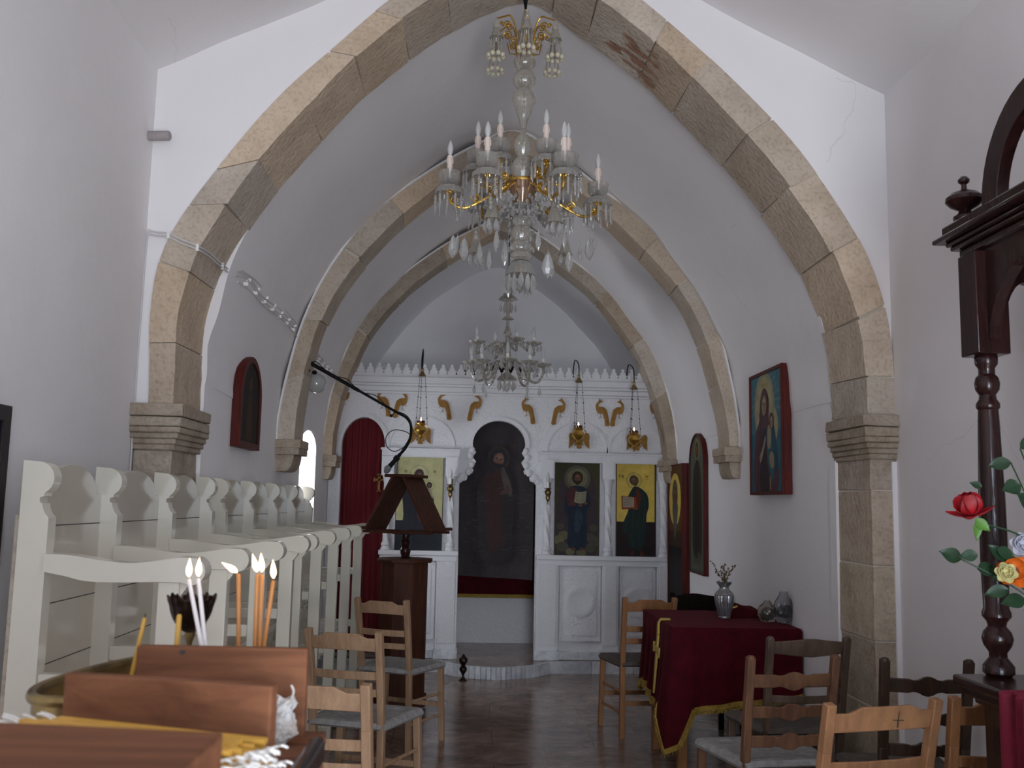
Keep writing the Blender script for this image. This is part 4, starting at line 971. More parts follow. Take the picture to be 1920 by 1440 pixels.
m.tube(cat([P1+Vector((a, -.014, b-.0)) for a, b in lp], 6), .0032, 7); m.build('cable', BLACK, t)
m = MB(); m.lathe([(.004, 0), (.012, .004), (.012, .014), (.004, .02)], P1+Vector((-.05, -.03, -.03)), 10); m.tube([P1+Vector((-.05, -.02, -.03)), P1+Vector((-.03, 0, .012))], .004, 6); m.build('knob', BLACK, t)
e = g[-1]; d = Vector((-.62, -.05, -.78)).normalized(); Q = d.to_track_quat('Z', 'Y').to_matrix()
mt_ = thing('microphone', e, 'black handheld microphone with grey mesh head on the end of the boom', 'microphone')
m = MB(); m.lathe([(.008, -.01), (.013, .0), (.0135, .03), (.016, .085), (.018, .105), (.018, .112)], e, 18, M=Q); m.tube([e+d*.0-Vector((0, 0, 0)), e-d*.03], .008, 8); m.build('handle', BLACK, mt_)
m = MB(); m.lathe([(.017, .02), (.021, .022), (.021, .05), (.017, .052)], e, 16, M=Q); m.build('clip', BLACK, mt_)
MESH = mat('microphone_mesh', (.30, .31, .33), .35, .8, bump=.6, bs=400)
m = MB(); m.lathe([(.018, .110), (.023, .118), (.026, .132), (.0255, .145), (.020, .160), (.010, .168), (.0005, .170)], e, 18, M=Q); m.build('head', MESH, mt_)

# globe lamp and its wall cable
t = thing('globe_wall_lamp', (-1.30, 6.98, 2.26), 'round white glass globe lamp on the wall below the boom clamp', 'wall lamp')
m = MB(); m.lathe([(.055, 0), (.058, .02), (.050, .06), (.042, .085), (.03, .09)], (-1.275, 7.0, 2.315), 20, M=Matrix.Rotation(PI/2, 3, 'Y') @ Matrix.Rotation(.3, 3, 'X')); m.build('lamp_base', SLEEVEW, t)
GLOBE = mat('opal_globe', (.55, .57, .56), .12, coat=.8, trans=.25)
m = MB(); m.ball((-1.168, 7.0, 2.300), .075, 26, 16); m.build('globe', GLOBE, t)
CORDC = mat('clear_cord', (.62, .60, .60), .35)
m = MB(); m.tube([(-1.312, 7.02, 2.26), (-1.318, 7.04, 2.0), (-1.318, 7.05, 1.3)], .004, 6)
tag(m.build('wall_cable', CORDC), 'pale cable running down the wall under the globe lamp', 'cable')

# clear cables carried over the arch and along the vault
t = thing('electric_cable', (-1.3, 5.5, 2.5), 'clear double electric cable clipped across the great arch and along the vault', 'cable')
base = [(-1.50, 4.27, .9), (-1.502, 4.27, 1.88), (-1.50, 4.265, 2.2), (-1.497, 4.27, 2.60), (-1.485, 4.275, 2.635), (-1.455, 4.268, 2.630), (-1.40, 4.262, 2.625), (-1.345, 4.262, 2.60), (-1.268, 4.262, 2.572), (-1.252, 4.40, 2.575), (-1.246, 4.55, 2.572), (-1.240, 4.73, 2.572)]
m = MB()
for o_ in (-.008, .008): m.tube(cat([Vector(p)+Vector((0, 0, o_)) for p in base], 6), .0042, 6)
v = [(-1.222, 4.76, 2.565), (-1.208, 5.0, 2.585), (-1.214, 5.32, 2.572), (-1.212, 5.82, 2.58), (-1.214, 6.40, 2.575)]
for k, (a, b) in enumerate(((0, 0), (.0, .022), (.0, -.03), (.012, .05))): m.tube(cat([Vector(p)+Vector((a*.3, .03*k, b+.010*math.sin(j*2+k))) for j, p in enumerate(v)], 6), .0036, 6)
v = [(-1.15, 6.40, 2.40), (-1.135, 6.55, 2.42), (-1.16, 6.73, 2.42), (-1.215, 6.80, 2.50), (-1.222, 7.4, 2.53), (-1.232, 8.0, 2.50), (-1.225, 8.42, 2.49)]
for k in range(3): m.tube(cat([Vector(p)+Vector((0, 0, .02*k+.008*math.sin(j+k))) for j, p in enumerate(v)], 5), .0036, 6)
m.build('cord', CORDC, t)
m = MB()
for q in ((-1.40, 4.26, 2.625), (-1.268, 4.26, 2.572), (-1.244, 4.6, 2.572)): m.box(q[0]-.006, q[0]+.006, q[1]-.006, q[1]+.006, q[2]-.016, q[2]+.016)
for k in range(7):
    y = 4.95+k*.22; m.box(-1.225, -1.200, y-.006, y+.006, 2.555, 2.573); m.box(-1.225, -1.200, y+.05, y+.062, 2.59, 2.606)
for k in range(6): y = 6.9+k*.22; m.box(-1.235, -1.208, y-.006, y+.006, 2.50, 2.518); m.box(-1.235, -1.208, y+.05, y+.062, 2.53, 2.548)
m.build('cable_clip', SLEEVEW, t, kind='stuff')
for k in range(1): pass
# stub of pipe in the corner and a hook in the ceiling
m = MB(); m.lathe([(.022, 0), (.022, .10), (.019, .105)], (-1.515, 4.235, 3.075), 14, M=Matrix.Rotation(PI/2, 3, 'Y') @ Matrix.Rotation(.12, 3, 'X')); tag(m.build('pipe_stub', mat('grey_clay', (.42, .38, .38), .8, var=.3)), 'short grey clay pipe stub sticking out high in the left wall corner', 'pipe')

# ---------------------------------------------------------------- icons on the walls
def side_icon(name, label, x, cy, cz, w, h, s, draw, th, frame, fw, arched=False, lean=0.0, cat_='icon', group=None, rope=True):
    """s=+1 on the left wall (faces +X), s=-1 on the right wall (faces -X)"""
    t = thing(name, (x, cy, cz-h/2), label, cat_, group)
    def shape(ww, hh):
        if not arched: return [(-ww/2, -hh/2), (ww/2, -hh/2), (ww/2, hh/2), (-ww/2, hh/2)]
        r = ww*.5; zs = hh/2-r*.95
        return [(-ww/2, -hh/2), (ww/2, -hh/2)]+[(r*math.cos(PI*k/18), zs+r*.95*math.sin(PI*k/18)) for k in range(19)]
    M = sideM(x+s*th, cy, cz, s)
    if lean: M = Matrix.Translation((x, cy, cz-h/2)) @ Matrix.Rotation(-lean*s*-1, 4, 'Y') @ Matrix.Translation((-x, -cy, -(cz-h/2))) @ M
    m = MB(); o_ = shape(w, h); i_ = shape(w-2*fw, h-2*fw)
    def add(pts, z0, z1, hole=None):
        b = MB(); b.prism(pts, z0, z1, 'xy', holes=[hole] if hole else ()); m._add([M @ p for p in b.v], b.f)
    add(o_, -th, -.006); m.build('board', frame, t, bevel=.002)
    m = MB(); add(o_, -.006, .004, i_); m.build('frame', frame, t, bevel=.002)
    p = Paint(w-2*fw, h-2*fw)
    draw(p, w-2*fw, h-2*fw, i_)
    p.build('painted_image', t, M @ Matrix.Translation((0, 0, -.0055)))
    if rope:
        m = MB(); z = cz+h/2
        m.tube(cat([(x+s*.02, cy-.03, z-.005), (x+s*.012, cy, z+.035), (x+s*.02, cy+.03, z-.005)], 5), .002, 6); m.ball((x+s*.008, cy, z+.035), .006, 8, 6); m.build('hanging_cord', SLEEVEW, t)
    return t
def dR(p, w, h, sh):     # mother and child on blue rays; u = -Y to +Y seen from the nave
    p.poly(sh, (.050, .19, .26)); p.poly([(-w/2, .0), (w/2, .0), (w/2, h/2), (-w/2, h/2)], (.10, .25, .31))
    for k in range(14):
        a = PI*k/13; p.poly([(.12*math.cos(a-.03), .15+.12*math.sin(a-.03)), (.29*math.cos(a-.04), .12+.24*math.sin(a-.04)), (.29*math.cos(a+.04), .12+.24*math.sin(a+.04)), (.12*math.cos(a+.03), .15+.12*math.sin(a+.03))], (.18, .33, .38))
    p.ell(-.03, .15, .20, .22, (.42, .42, .28)); p.ell(-.03, .15, .165, .185, (.55, .48, .26)); p.ell(.12, .03, .11, .12, (.50, .45, .26))
    p.poly([(-.03, .27), (-.11, .20), (-.13, .08), (-.22, -.03), (-.23, -.36), (.2, -.36), (.2, -.08), (.12, .02), (.06, .06), (.06, .20)], (.13, .065, .075), 4)
    p.poly([(-.10, -.08), (-.04, .03), (.05, -.05), (.04, -.36), (-.12, -.36)], (.05, .030, .040), 3)
    p.poly([(.02, .02), (.10, .0), (.16, -.06), (.17, -.18), (.10, -.30), (.02, -.16)], (.060, .17, .21), 4)
    p.poly([(.10, .05), (.16, .02), (.20, -.10), (.20, -.26), (.13, -.12)], (.028, .10, .15), 4)
    p.poly([(.04, .03), (.10, .02), (.09, -.09), (.03, -.09)], (.42, .36, .24), 3)
    for c in (-1, 0, 1): p.poly([(-.03+c*.04-.018, .275), (-.03+c*.04, .335), (-.03+c*.04+.018, .275)], (.56, .46, .20))
    p.line([(-.085, .285), (.03, .285)], .018, (.50, .40, .18))
    folds(p, [[(-.17, -.03), (-.15, -.15), (-.17, -.34)], [(-.10, .05), (-.12, -.05), (-.10, -.2)], [(-.13, .1), (-.08, .18), (0, .22)], [(.05, -.2), (.08, -.28), (.05, -.35)]], (.06, .03, .04), .007)
    p.poly([(-.13, -.14), (-.09, -.11), (-.01, -.02), (.0, -.05), (-.07, -.15), (-.11, -.18)], (.40, .31, .19), 3); p.poly([(.08, -.13), (.14, -.13), (.16, -.20), (.11, -.22), (.07, -.18)], (.44, .34, .20), 3)
    face(p, -.03, .17, .060, (.42, .31, .19), veil=(.15, .075, .085), tilt=-.12); face(p, .115, .055, .036, (.42, .30, .18), (.09, .05, .03))
    p.poly([(.07, -.27), (.09, -.26), (.10, -.34), (.08, -.35)], (.44, .33, .19))
side_icon('icon', 'framed icon of a crowned mother with child on blue rays, high on the right wall', NR-.004, 5.675, 1.912, .645, .745, -1, dR, .052, MAHF, .020)
def dR2(p, w, h, sh):
    p.poly(sh, (.085, .105, .085)); p.poly([(a*.86, b*.965) for a, b in sh], (.13, .145, .105))
    p.ell(0, .42, .085, .10, (.20, .15, .06)); p.ell(0, .42, .078, .092, (.30, .23, .09))
    p.poly([(-.04, .33), (-.12, .24), (-.15, .05), (-.13, -.40), (.14, -.40), (.15, .05), (.12, .24), (.05, .33)], (.045, .030, .018), 4)
    p.poly([(-.05, .28), (.05, .28), (.05, -.35), (-.05, -.35)], (.022, .024, .020), 2)
    face(p, 0, .415, .045, (.16, .075, .035), (.05, .035, .03), True)
    for k in range(9): p.ell(random.uniform(-.15, .15), -.42+random.uniform(-.05, .03), .035, .02, (.10, .095, .07))
side_icon('icon', 'tall arched green icon of a standing saint, hung on the right wall', NR, 7.565, 1.49, .50, 1.10, -1, dR2, .035, MAHF, .014, arched=True)
def dR3(p, w, h, sh):
    p.poly(sh, (.016, .016, .018)); p.poly([(-w/2, .22), (w/2, .22), (w/2, h/2), (-w/2, h/2)], (.15, .065, .020))
    p.poly([(-w/2, .10), (w/2, .10), (w/2, .23), (-w/2, .23)], (.065, .035, .018))
    p.ell(-.02, .50, .24, .225, GLD2); p.poly([(-.12, .46), (-.09, .30), (-.02, .16), (.06, .30), (.09, .46)], (.15, .15, .13), 3)
    face(p, -.02, .53, .095, (.15, .085, .05), (.12, .11, .10), True); p.line([(.03, .1), (.04, -.28)], .02, (.10, .03, .02))
side_icon('icon', 'tall plank icon with a large gold halo, next to the altar screen', NR, 8.26, 1.02, .60, 1.60, -1, dR3, .06, MAHF, .012)
def dL(p, w, h, sh):
    p.poly(sh, (.022, .016, .014)); p.poly([(a*.84, b*.93) for a, b in sh], (.040, .028, .022)); p.poly([(a*.7, b*.88) for a, b in sh], (.022, .016, .014))
    p.ell(0, .10, .035, .045, (.10, .055, .03)); p.poly([(-.03, .05), (-.06, -.05), (-.07, -.2), (.07, -.2), (.06, -.05), (.03, .05)], (.075, .035, .018), 3)
side_icon('icon', 'narrow arched dark wooden icon on the left wall above the stalls', -1.318, 5.47, 1.995, .50, .52, 1, dL, .045, MAHF, .035, arched=True, rope=False)
def dD(p, w, h, sh):
    p.poly(sh, (.012, .012, .016)); p.ell(.0, .08, .05, .07, (.30, .28, .22)); p.poly([(-.1, -.2), (.1, -.2), (.07, 0), (-.07, 0)], (.09, .04, .02), 2)
side_icon('framed_icon', 'dark framed icon cut off by the left picture edge, on the near wall', XL, 2.86, 1.475, .50, .52, 1, dD, .03, mat('black_frame', (.018, .014, .016), .35), .05, rope=False)

# ---------------------------------------------------------------- table with velvet cloth
TY0, TY1, TX0, TX1, TZ = 5.22, 6.06, 1.085, 1.765, .815
WOODO = wood('orange_pine', (.36, .165, .055), (.24, .10, .035), .4)
t = thing('wooden_table', (1.42, 5.64, 0), 'square orange pine table under the red velvet cloth by the right wall', 'table')
m = MB(); m.box(TX0+.01, TX1-.01, TY0+.01, TY1-.01, TZ-.03, TZ-.006); m.build('tabletop', WOODO, t, bevel=.003)
m = MB()
for a in ((TX0+.04, TX1-.04, TY0+.04, TY0+.06), (TX0+.04, TX1-.04, TY1-.06, TY1-.04), (TX0+.04, TX0+.06, TY0+.04, TY1-.04), (TX1-.06, TX1-.04, TY0+.04, TY1-.04)): m.box(a[0], a[1], a[2], a[3], TZ-.12, TZ-.03)
m.build('apron', WOODO, t, bevel=.002)
for x in (TX0+.03, TX1-.08):
    for y in (TY0+.03, TY1-.08): m = MB(); m.box(x, x+.05, y, y+.05, 0, TZ-.03); m.build('leg', WOODO, t, bevel=.003)
# cloth: top plus hanging skirt, corners fall into points
CLX0, CLX1, CLY0, CLY1 = TX0-.006, TX1+.006, TY0-.006, TY1+.006
per = []
def seg(a, b, n, corner_a, corner_b):
    for k in range(n): per.append((Vector(a).lerp(Vector(b), k/n), k/n, corner_a, corner_b))
seg((CLX0, CLY0, 0), (CLX1, CLY0, 0), 40, 1, 0); seg((CLX1, CLY0, 0), (CLX1, CLY1, 0), 20, 0, 0); seg((CLX1, CLY1, 0), (CLX0, CLY1, 0), 30, 0, 0); seg((CLX0, CLY1, 0), (CLX0, CLY0, 0), 44, 1, 1)
NP = len(per); NZ = 14
def nrm(i):
    p = per[i][0]; c = Vector(((CLX0+CLX1)/2, (CLY0+CLY1)/2, 0)); n = Vector((0, 0, 0))
    if abs(p.y-CLY0) < 1e-6: n.y -= 1
    if abs(p.y-CLY1) < 1e-6: n.y += 1
    if abs(p.x-CLX0) < 1e-6: n.x -= 1
    if abs(p.x-CLX1) < 1e-6: n.x += 1
    return n.normalized()
def sk(i, j):
    i = i % NP; p, q, ca, cb = per[i]; n = nrm(i)
    side = 'f' if i < 40 else 'r' if i < 60 else 'b' if i < 90 else 'l'
    if side == 'f':
        zb = .385+.085*q; dc = i/40*.67; zb -= .20*max(0, 1-dc/.10)**1.0
    elif side == 'l':
        s_ = (i-90)/44*.84; zb = .40+.02*math.sin(s_*9); dn = .84-s_
        zb -= .20*max(0, 1-dn/.10); zb -= .05*max(0, 1-s_/.12)
        if .14 < dn < .30: zb -= .08*math.sin((dn-.14)/.16*PI)
    else: zb = .46
    if side == 'r' : zb = .47
    t_ = j/NZ; z = TZ+(zb-TZ)*t_
    dcor = min(i, NP-i)/12
    out = .010+.055*t_*math.exp(-dcor*1.2)+(.045*t_*abs(math.sin(i*.42))**1.5 if side == 'l' else .014*t_*(1+math.sin(i*.55)))
    if side == 'r': out = .006
    if side == 'l': out *= .8
    e = p+n*out; e.x = min(e.x, 1.782)
    if j == 0: e = p.copy(); z = TZ+.003
    if j == 1: z = TZ-.010; e = p+n*.008
    return (e.x, e.y, z)
m = MB(); m.grid(sk, NP, NZ, thick=.003)
m.grid(lambda i, j: (CLX0+(CLX1-CLX0)*i/16, CLY0+(CLY1-CLY0)*j/16, TZ+.004+.0015*math.sin(i*1.3+j)), 16, 16, thick=.003)
VELV = REDV
cl = tag(m.build('tablecloth', VELV, smooth=60), 'dark red velvet cloth with gold fringe and embroidered cross covering the table', 'tablecloth')
m = MB()
for i in range(NP):
    side = 'r' if 42 <= i < 88 else ''
    if side: continue
    a, b = Vector(sk(i, NZ)), Vector(sk(i+1, NZ)); n = nrm(i)
    m.beam(a+n*.003+Vector((0, 0, .004)), b+n*.003+Vector((0, 0, .004)), .010, .026)
    for k in range(4):
        c = a.lerp(b, k/4+.1); m.tube([c+n*.003, c+n*.007+Vector((random.uniform(-.003, .003), random.uniform(-.003, .003), -.026))], .0022, 4)
m.build('fringe', FRINGE, cl, smooth=30)
GE = mat('gold_embroidery', (.62, .46, .10), .4, .3, bump=.7, bs=150)
m = MB(); yc = 5.52
def onl(y, z):
    tt = (TZ-z)/(TZ-.40); return Vector((CLX0-.014-.03*tt, y, z))
pts = [(yc+.012, .80, .016), (yc+.0, .74, .018), (yc, .66, .016), (yc, .58, .018), (yc+.002, .50, .010), (yc+.004, .42, .004)]
L = [(CLX0+.05, yc+.02, TZ+.008, .02), (CLX0+.0, yc+.016, TZ+.009, .016)]+[(*onl(a, b), c) for a, b, c in pts]
for p_, q_ in zip(L, L[1:]): m.beam(Vector(p_[:3]), Vector(q_[:3]), .010, p_[3]*2, up=(0, 1, 0), h1=q_[3]*2)
for z in (.655,):
    m.beam(onl(yc-.085, z-.005), onl(yc+.085, z+.010), .012, .030); m.beam(onl(yc-.09, z-.005), onl(yc-.072, z-.003), .014, .055); m.beam(onl(yc+.072, z+.008), onl(yc+.09, z+.01), .014, .055)
m.build('embroidered_cross', GE, cl, smooth=20)

# silver vase with dried flowers
SILV = mat('aged_silver', (.42, .42, .43), .3, .75, var=.35, vs=30, bump=.15, bs=60)
vx, vy, vz = 1.475, 5.66, TZ+.006
t = thing('silver_vase', (vx, vy, vz), 'silver vase with spiral fluted belly and scalloped rim on the velvet cloth', 'vase')
m = MB(); m.lathe([(.034, 0), (.036, .006), (.034, .012)], (vx, vy, vz), 28); 
prof = [(.034, .012), (.040, .035), (.048, .065), (.0535, .095), (.055, .118), (.054, .130)]
pr = []
for k in range(len(prof)-1):
    for q in range(5): t_ = q/5; pr.append((prof[k][0]+(prof[k+1][0]-prof[k][0])*t_, prof[k][1]+(prof[k+1][1]-prof[k][1])*t_))
pr.append(prof[-1])
m.lathe(pr, (vx, vy, vz), 84, flute=21, fa=.035, twist=14)
m.lathe([(.055, .130), (.056, .134), (.054, .138), (.046, .150), (.034, .160), (.028, .168), (.027, .176), (.030, .186)], (vx, vy, vz), 28)
m.build('body', SILV, t)
m = MB()
def rimf(i, j):
    a = 2*PI*i/48; r = .029+.015*j/4; return (vx+r*math.cos(a), vy+r*math.sin(a), vz+.184+.020*(j/4)+.007*(j/4)*math.cos(6*a))
m.grid(rimf, 48, 4, thick=.0015); m.build('scalloped_rim', SILV, t)
DRY = mat('dried_stem', (.10, .055, .025), .8, var=.4); DRYF = mat('dried_blossom', (.16, .085, .035), .85, col2=(.06, .03, .015), vs=60)
for k, (dx, dy, h) in enumerate(((-.075, .0, .135), (-.045, .02, .07), (-.012, -.01, .115), (.006, .01, .125), (.028, 0, .10), (.045, .01, .085), (.062, -.01, .115), (-.02, .02, .08), (.018, .02, .07))):
    a = Vector((vx, vy, vz+.19)); b = a+Vector((dx, dy, h)); mid = a.lerp(b, .5)+Vector((dx*.1, 0, .02))
    P = cat([a-Vector((0, 0, .06)), a, mid, b], 5)
    m = MB(); m.tube(P, .0013, 5)
    s_ = m.build('dried_flower', DRY); tag(s_, ['tall dried brown sprig leaning far out on the left of the silver vase', 'short curled dried sprig low in the silver vase, left', 'dense dried brown sprig in the middle of the silver vase', 'tallest upright dried sprig in the middle of the vase',
        'dried brown sprig right of centre in the silver vase', 'short dried sprig leaning right in the silver vase', 'dried sprig leaning out at the right rim of the vase', 'short dried sprig behind the left rim of the vase', 'short dried sprig behind the right rim of the vase'][k], 'dried flower', 'dried flowers in the silver vase')
    m = MB()
    for q in range(11):
        c = P[min(len(P)-1, 7+int(q*.75))]+Vector((random.uniform(-.008, .008), random.uniform(-.008, .008), random.uniform(-.006, .006))); m.ball(c, random.uniform(.003, .0052), 6, 4)
    m.build('blossom', DRYF, s_)

# folded red vestment and two plastic bags
m = MB()
def ff(i, j):
    u, v_ = i/24, j/14; x = 1.515+.225*u; y = 5.66+.30*v_+.05*math.sin(u*3)
    e = min(u, 1-u, v_, 1-v_)*6; e = min(1, e)
    return (x, y, TZ+.008+(.060+.016*math.sin(u*5+1)+.010*math.sin(v_*7+u*3))*math.sqrt(max(0, e))*(1-.25*v_))
m.grid(ff, 24, 14, thick=.004)
fc = tag(m.build('folded_cloth', REDV, smooth=60), 'heap of folded dark red velvet behind the silver vase and bags', 'cloth')
m = MB(); m.tube(cat([(1.52, 5.655, TZ+.066), (1.535, 5.65, TZ+.07), (1.55, 5.66, TZ+.074)], 4), .0055, 6); m.build('gold_trim', GE, fc)
def bag(cx, cy, w, h, colr, name, label, tail, inner=None):
    random.seed(int(cx*1000)); m = MB(); ph = [random.uniform(0, 6) for _ in range(8)]
    def bf(i, j):
        a = 2*PI*i/36; v_ = j/18; r = w*(math.sin(PI*min(1, (v_*.8+.12)))**.6)*(1-.5*max(0, v_-.72)/.28)
        if v_ > .86: r *= 1+.9*(v_-.86)/.14*tail
        r *= 1+.06*math.sin(5*a+ph[0]+v_*6)+.05*math.sin(9*a+ph[1]-v_*9)+.04*math.sin(14*a+ph[2]+v_*13)
        if j == 0: r = .001
        return (cx+r*math.cos(a), cy+r*math.sin(a)*.85, TZ+.008+h*v_**1.1+.004*math.sin(7*a+ph[3])*(v_ > .1))
    m.grid(bf, 36, 18); PL = mat('film_%d' % int(cx*1000), colr, .12, trans=.93, ior=1.08, coat=.6, spec=.8)
    t_ = tag(m.build(name, PL, smooth=45), label, 'plastic bag', 'plastic bags on the table')
    if inner:
        m = MB(); m.ball((cx, cy, TZ+.012+h*.36), w*.80, 18, 12, sz=.85); 
        for i_ in range(len(m.v)): p_ = m.v[i_]; m.v[i_] = p_+Vector((.005*math.sin(p_.z*90+p_.y*50), .004*math.sin(p_.x*110), 0))
        m.build('contents', inner, t_)
bag(1.672, 5.47, .052, .120, (.80, .74, .66), 'plastic_bag', 'small plastic bag of tan incense on the table, the left of the two', .2, mat('tan_incense', (.44, .26, .13), .9, var=.3, vs=60))
bag(1.748, 5.42, .054, .175, (.62, .62, .66), 'plastic_bag', 'crumpled clear grey plastic bag on the table corner near the wall', .7, mat('grey_crumbs', (.24, .24, .28), .8, var=.5, vs=50))
random.seed(11)

# ---------------------------------------------------------------- taverna chairs
WB = wood('bleached_beech', (.42, .27, .165), (.27, .165, .10), .65, spec=.25); WB2 = wood('worn_walnut', (.20, .095, .050), (.11, .055, .033), .6, spec=.25)
WD = wood('dark_walnut', (.065, .032, .018), (.03, .016, .010), .45); WG = wood('grey_brown_wood', (.135, .085, .058), (.075, .048, .034), .5)
WO = wood('orange_beech', (.34, .155, .060), (.23, .10, .04), .5); WE = wood('black_wood', (.018, .011, .010), (.01, .008, .007), .85, spec=.05)
RUSH = mat('grey_rush', (.34, .33, .32), .85, var=.4, vs=30); RUSHD = mat('dark_rush', (.12, .10, .085), .85, var=.4, vs=30)
GAPM = mat('rush_shadow_gap', (.05, .045, .04), .95)
def chair(label, x, y, rz, style, wd, rush, w=.37, h=.88, lean=.075, d=.37, seat=.455, cross=False, group='wooden chairs with woven seats'):
    """origin between the rear feet, faces local +y"""
    t = thing('wooden_chair', (x, y, 0), label, 'chair', group, rz)
    B = lambda mb, nm, mm=wd, bv=.004: mb.build(nm, mm, t, world=False, bevel=bv)
    hw = w/2-.018; pw = .033
    def back(z): return -lean*max(0, (z-seat)/(h-seat))**1.15
    for s in (-1, 1):
        m = MB(); zs = [0, seat*.5, seat, seat+.14, seat+.28, h]
        for a, b in zip(zs, zs[1:]):
            pa = Vector((s*(hw+.012*(a/h)-.006), back(a)+.03*(1-min(1, a/seat)), a)); pb = Vector((s*(hw+.012*(b/h)-.006), back(b)+.03*(1-min(1, b/seat)), b))
            m.beam(pa-(pb-pa)*.012, pb+(pb-pa)*.012, pw, pw*.95, up=(0, 1, 0))
        if style in (2, 3): m.ball((s*(hw+.006), back(h), h), pw*.52, 10, 6, sz=.6)
        B(m, 'leg')
        m = MB(); m.beam((s*(hw+.045), d+.005, 0), (s*(hw+.030), d-.01, seat+.012), .030, .030, up=(0, 1, 0), w1=.036, h1=.036); B(m, 'leg')
    def rail(z0, z1, nm, shape, th=.016, crv=.018):
        m = MB(); n = 16; xs = [-hw+pw*.3+(2*hw-pw*.6)*k/n for k in range(n+1)]; top = []; bot = []
        for k in range(n+1):
            u = -1+2*k/n; a, b = z1, z0
            if shape == 'step': a = z1 if abs(u) < .52 else z1-.018 if abs(u) > .70 else z1-.018*(abs(u)-.52)/.18; b = z0+.004*(1-u*u)
            elif shape == 'wave': k_ = math.exp(-(u/.20)**2); a = z1-.010+.010*k_-.007*math.exp(-((abs(u)-.32)/.10)**2); b = z0+.008-.012*k_+.006*math.exp(-((abs(u)-.32)/.10)**2)
            elif shape == 'peak': a = z1-.020*abs(u)**.8-(.004 if abs(u) < .06 else 0); b = z0+.012*abs(u)
            top.append(a); bot.append(b)
        vs = []
        for k in range(n+1):
            yc = back((z0+z1)/2)-crv*(1-((-1+2*k/n)**2))*1.0; dz = back(z1)-back(z0)
            vs += [(xs[k], yc-th/2-dz*.5, bot[k]), (xs[k], yc+th/2-dz*.5, bot[k]), (xs[k], yc+th/2+dz*.5, top[k]), (xs[k], yc-th/2+dz*.5, top[k])]
        fs = []
        for k in range(n):
            for q in range(4): fs.append((k*4+q, k*4+(q+1) % 4, (k+1)*4+(q+1) % 4, (k+1)*4+q))
        fs += [(0, 3, 2, 1), (n*4, n*4+1, n*4+2, n*4+3)]
        m._add(vs, fs); return B(m, nm, bv=.003)
    if style == 1: tr = rail(h-.088, h-.010, 'top_rail', 'step'); rail(.665, .702, 'back_slat', 'flat', .012); rail(.590, .625, 'back_slat', 'flat', .012)
    elif style == 2: rail(h-.125, h-.055, 'top_rail', 'wave'); rail(h-.245, h-.180, 'back_slat', 'wave'); rail(h-.36, h-.295, 'back_slat', 'wave')
    elif style == 3: rail(h-.080, h+.006, 'top_rail', 'peak', crv=.03); rail(.665, .700, 'back_slat', 'flat', .012, .03); rail(.590, .625, 'back_slat', 'flat', .012, .03)
    if cross:
        m = MB(); m.beam((.035, back(h-.05)-.027-.0, h-.075), (.040, back(h-.04)-.028, h-.025), .002, .002, up=(0, 1, 0)); m.beam((.018, back(h-.05)-.027, h-.052), (.058, back(h-.05)-.0265, h-.055), .002, .002, up=(0, 1, 0))
        m.build('pencil_cross', DKLINE, tr, world=False)
    # stretchers
    for s in (-1, 1):
        for z in (.155, .285): m = MB(); m.tube([(s*(hw), .02, z), (s*(hw+.036), d-.005, z)], .009, 8); B(m, 'stretcher', bv=0)
    m = MB(); m.beam((-hw-.03, d-.003, .215), (hw+.03, d-.003, .215), .014, .028); B(m, 'stretcher', bv=.002)
    m = MB(); m.beam((-hw, .015, .215), (hw, .015, .215), .014, .028); B(m, 'stretcher', bv=.002)
    # woven rush seat: four bands of cords meeting on the diagonals
    def hwid(v): return hw+.010+.040*v
    m = MB(); NU, NV = 44, 44
    def ss(i, j):
        u = -1+2*i/NU; v = j/NV; xx = u*hwid(v); yy = -.012+(d+.015)*v
        ed = min(1-abs(u), v*2*.95, (1-v)*2*.95); ed = max(ed, 0)
        dip = .014*min(1, ed*1.6); along = (abs(u) > abs(2*v-1)); q = (u*hwid(v)*150) if not along else (v*56*PI/ PI)
        c = abs(u)*hw if along else abs(v-.5)*d
        ridge = .0022*abs(math.sin(c*PI/.0105))
        z = seat+.004-dip+ridge
        if ed <= .001: z -= .016
        return (xx, yy, z)
    m.grid(ss, NU, NV, thick=-.02); so = m.build('seat', rush, t, world=False, smooth=50)
    m = MB()
    for k in range(26):
        r_ = random.Random(k*7+int(x*100)); u = r_.uniform(-.6, .6); v = r_.uniform(.18, .86)
        xx = u*hwid(v); yy = -.012+(d+.015)*v; m.box(xx-.014, xx+.014, yy-.0026, yy+.0026, seat-.012, seat-.0062)
    m.build('cord_gap', GAPM, so, world=False, smooth=0, kind='stuff')
    m = MB()
    for s in (-1, 1): m.tube([(s*(hw+.006), 0, seat-.004), (s*(hw+.046), d, seat-.004)], .0145, 10)
    m.tube([(-hw-.04, d, seat-.004), (hw+.04, d, seat-.004)], .0145, 10); m.build('seat_rail', rush, t, world=False)
    return t
D = math.radians
chair('pale beech chair beside the lectern, farthest on the left', -.500, 5.90, D(-24), 1, WB, RUSH, w=.355)
chair('pale beech chair in the middle of the left row, behind the candle box', -.545, 4.50, D(-18), 1, WB, RUSH, w=.37)
chair('pale beech chair nearest to the candle box, its left half hidden', -.490, 3.27, D(-14), 1, WB, RUSH, w=.40)
chair('orange beech chair on the far left side of the velvet covered table', 1.125, 6.25, D(7), 1, WO, RUSHD, w=.35)
c_ = chair('black wooden chair behind the velvet covered table', 1.53, 6.56, D(180), 3, WE, RUSHD, w=.34, h=.868)
m = MB(); m.prism([(-.16, .52), (.16, .52), (.16, .835), (-.16, .835)], .045, .06); m.build('back_panel', WE, c_, world=False, bevel=.004)
chair('grey brown chair with peaked top rail in front of the table, near the pilaster', 1.52, 4.46, D(5), 3, WG, RUSHD, w=.385)
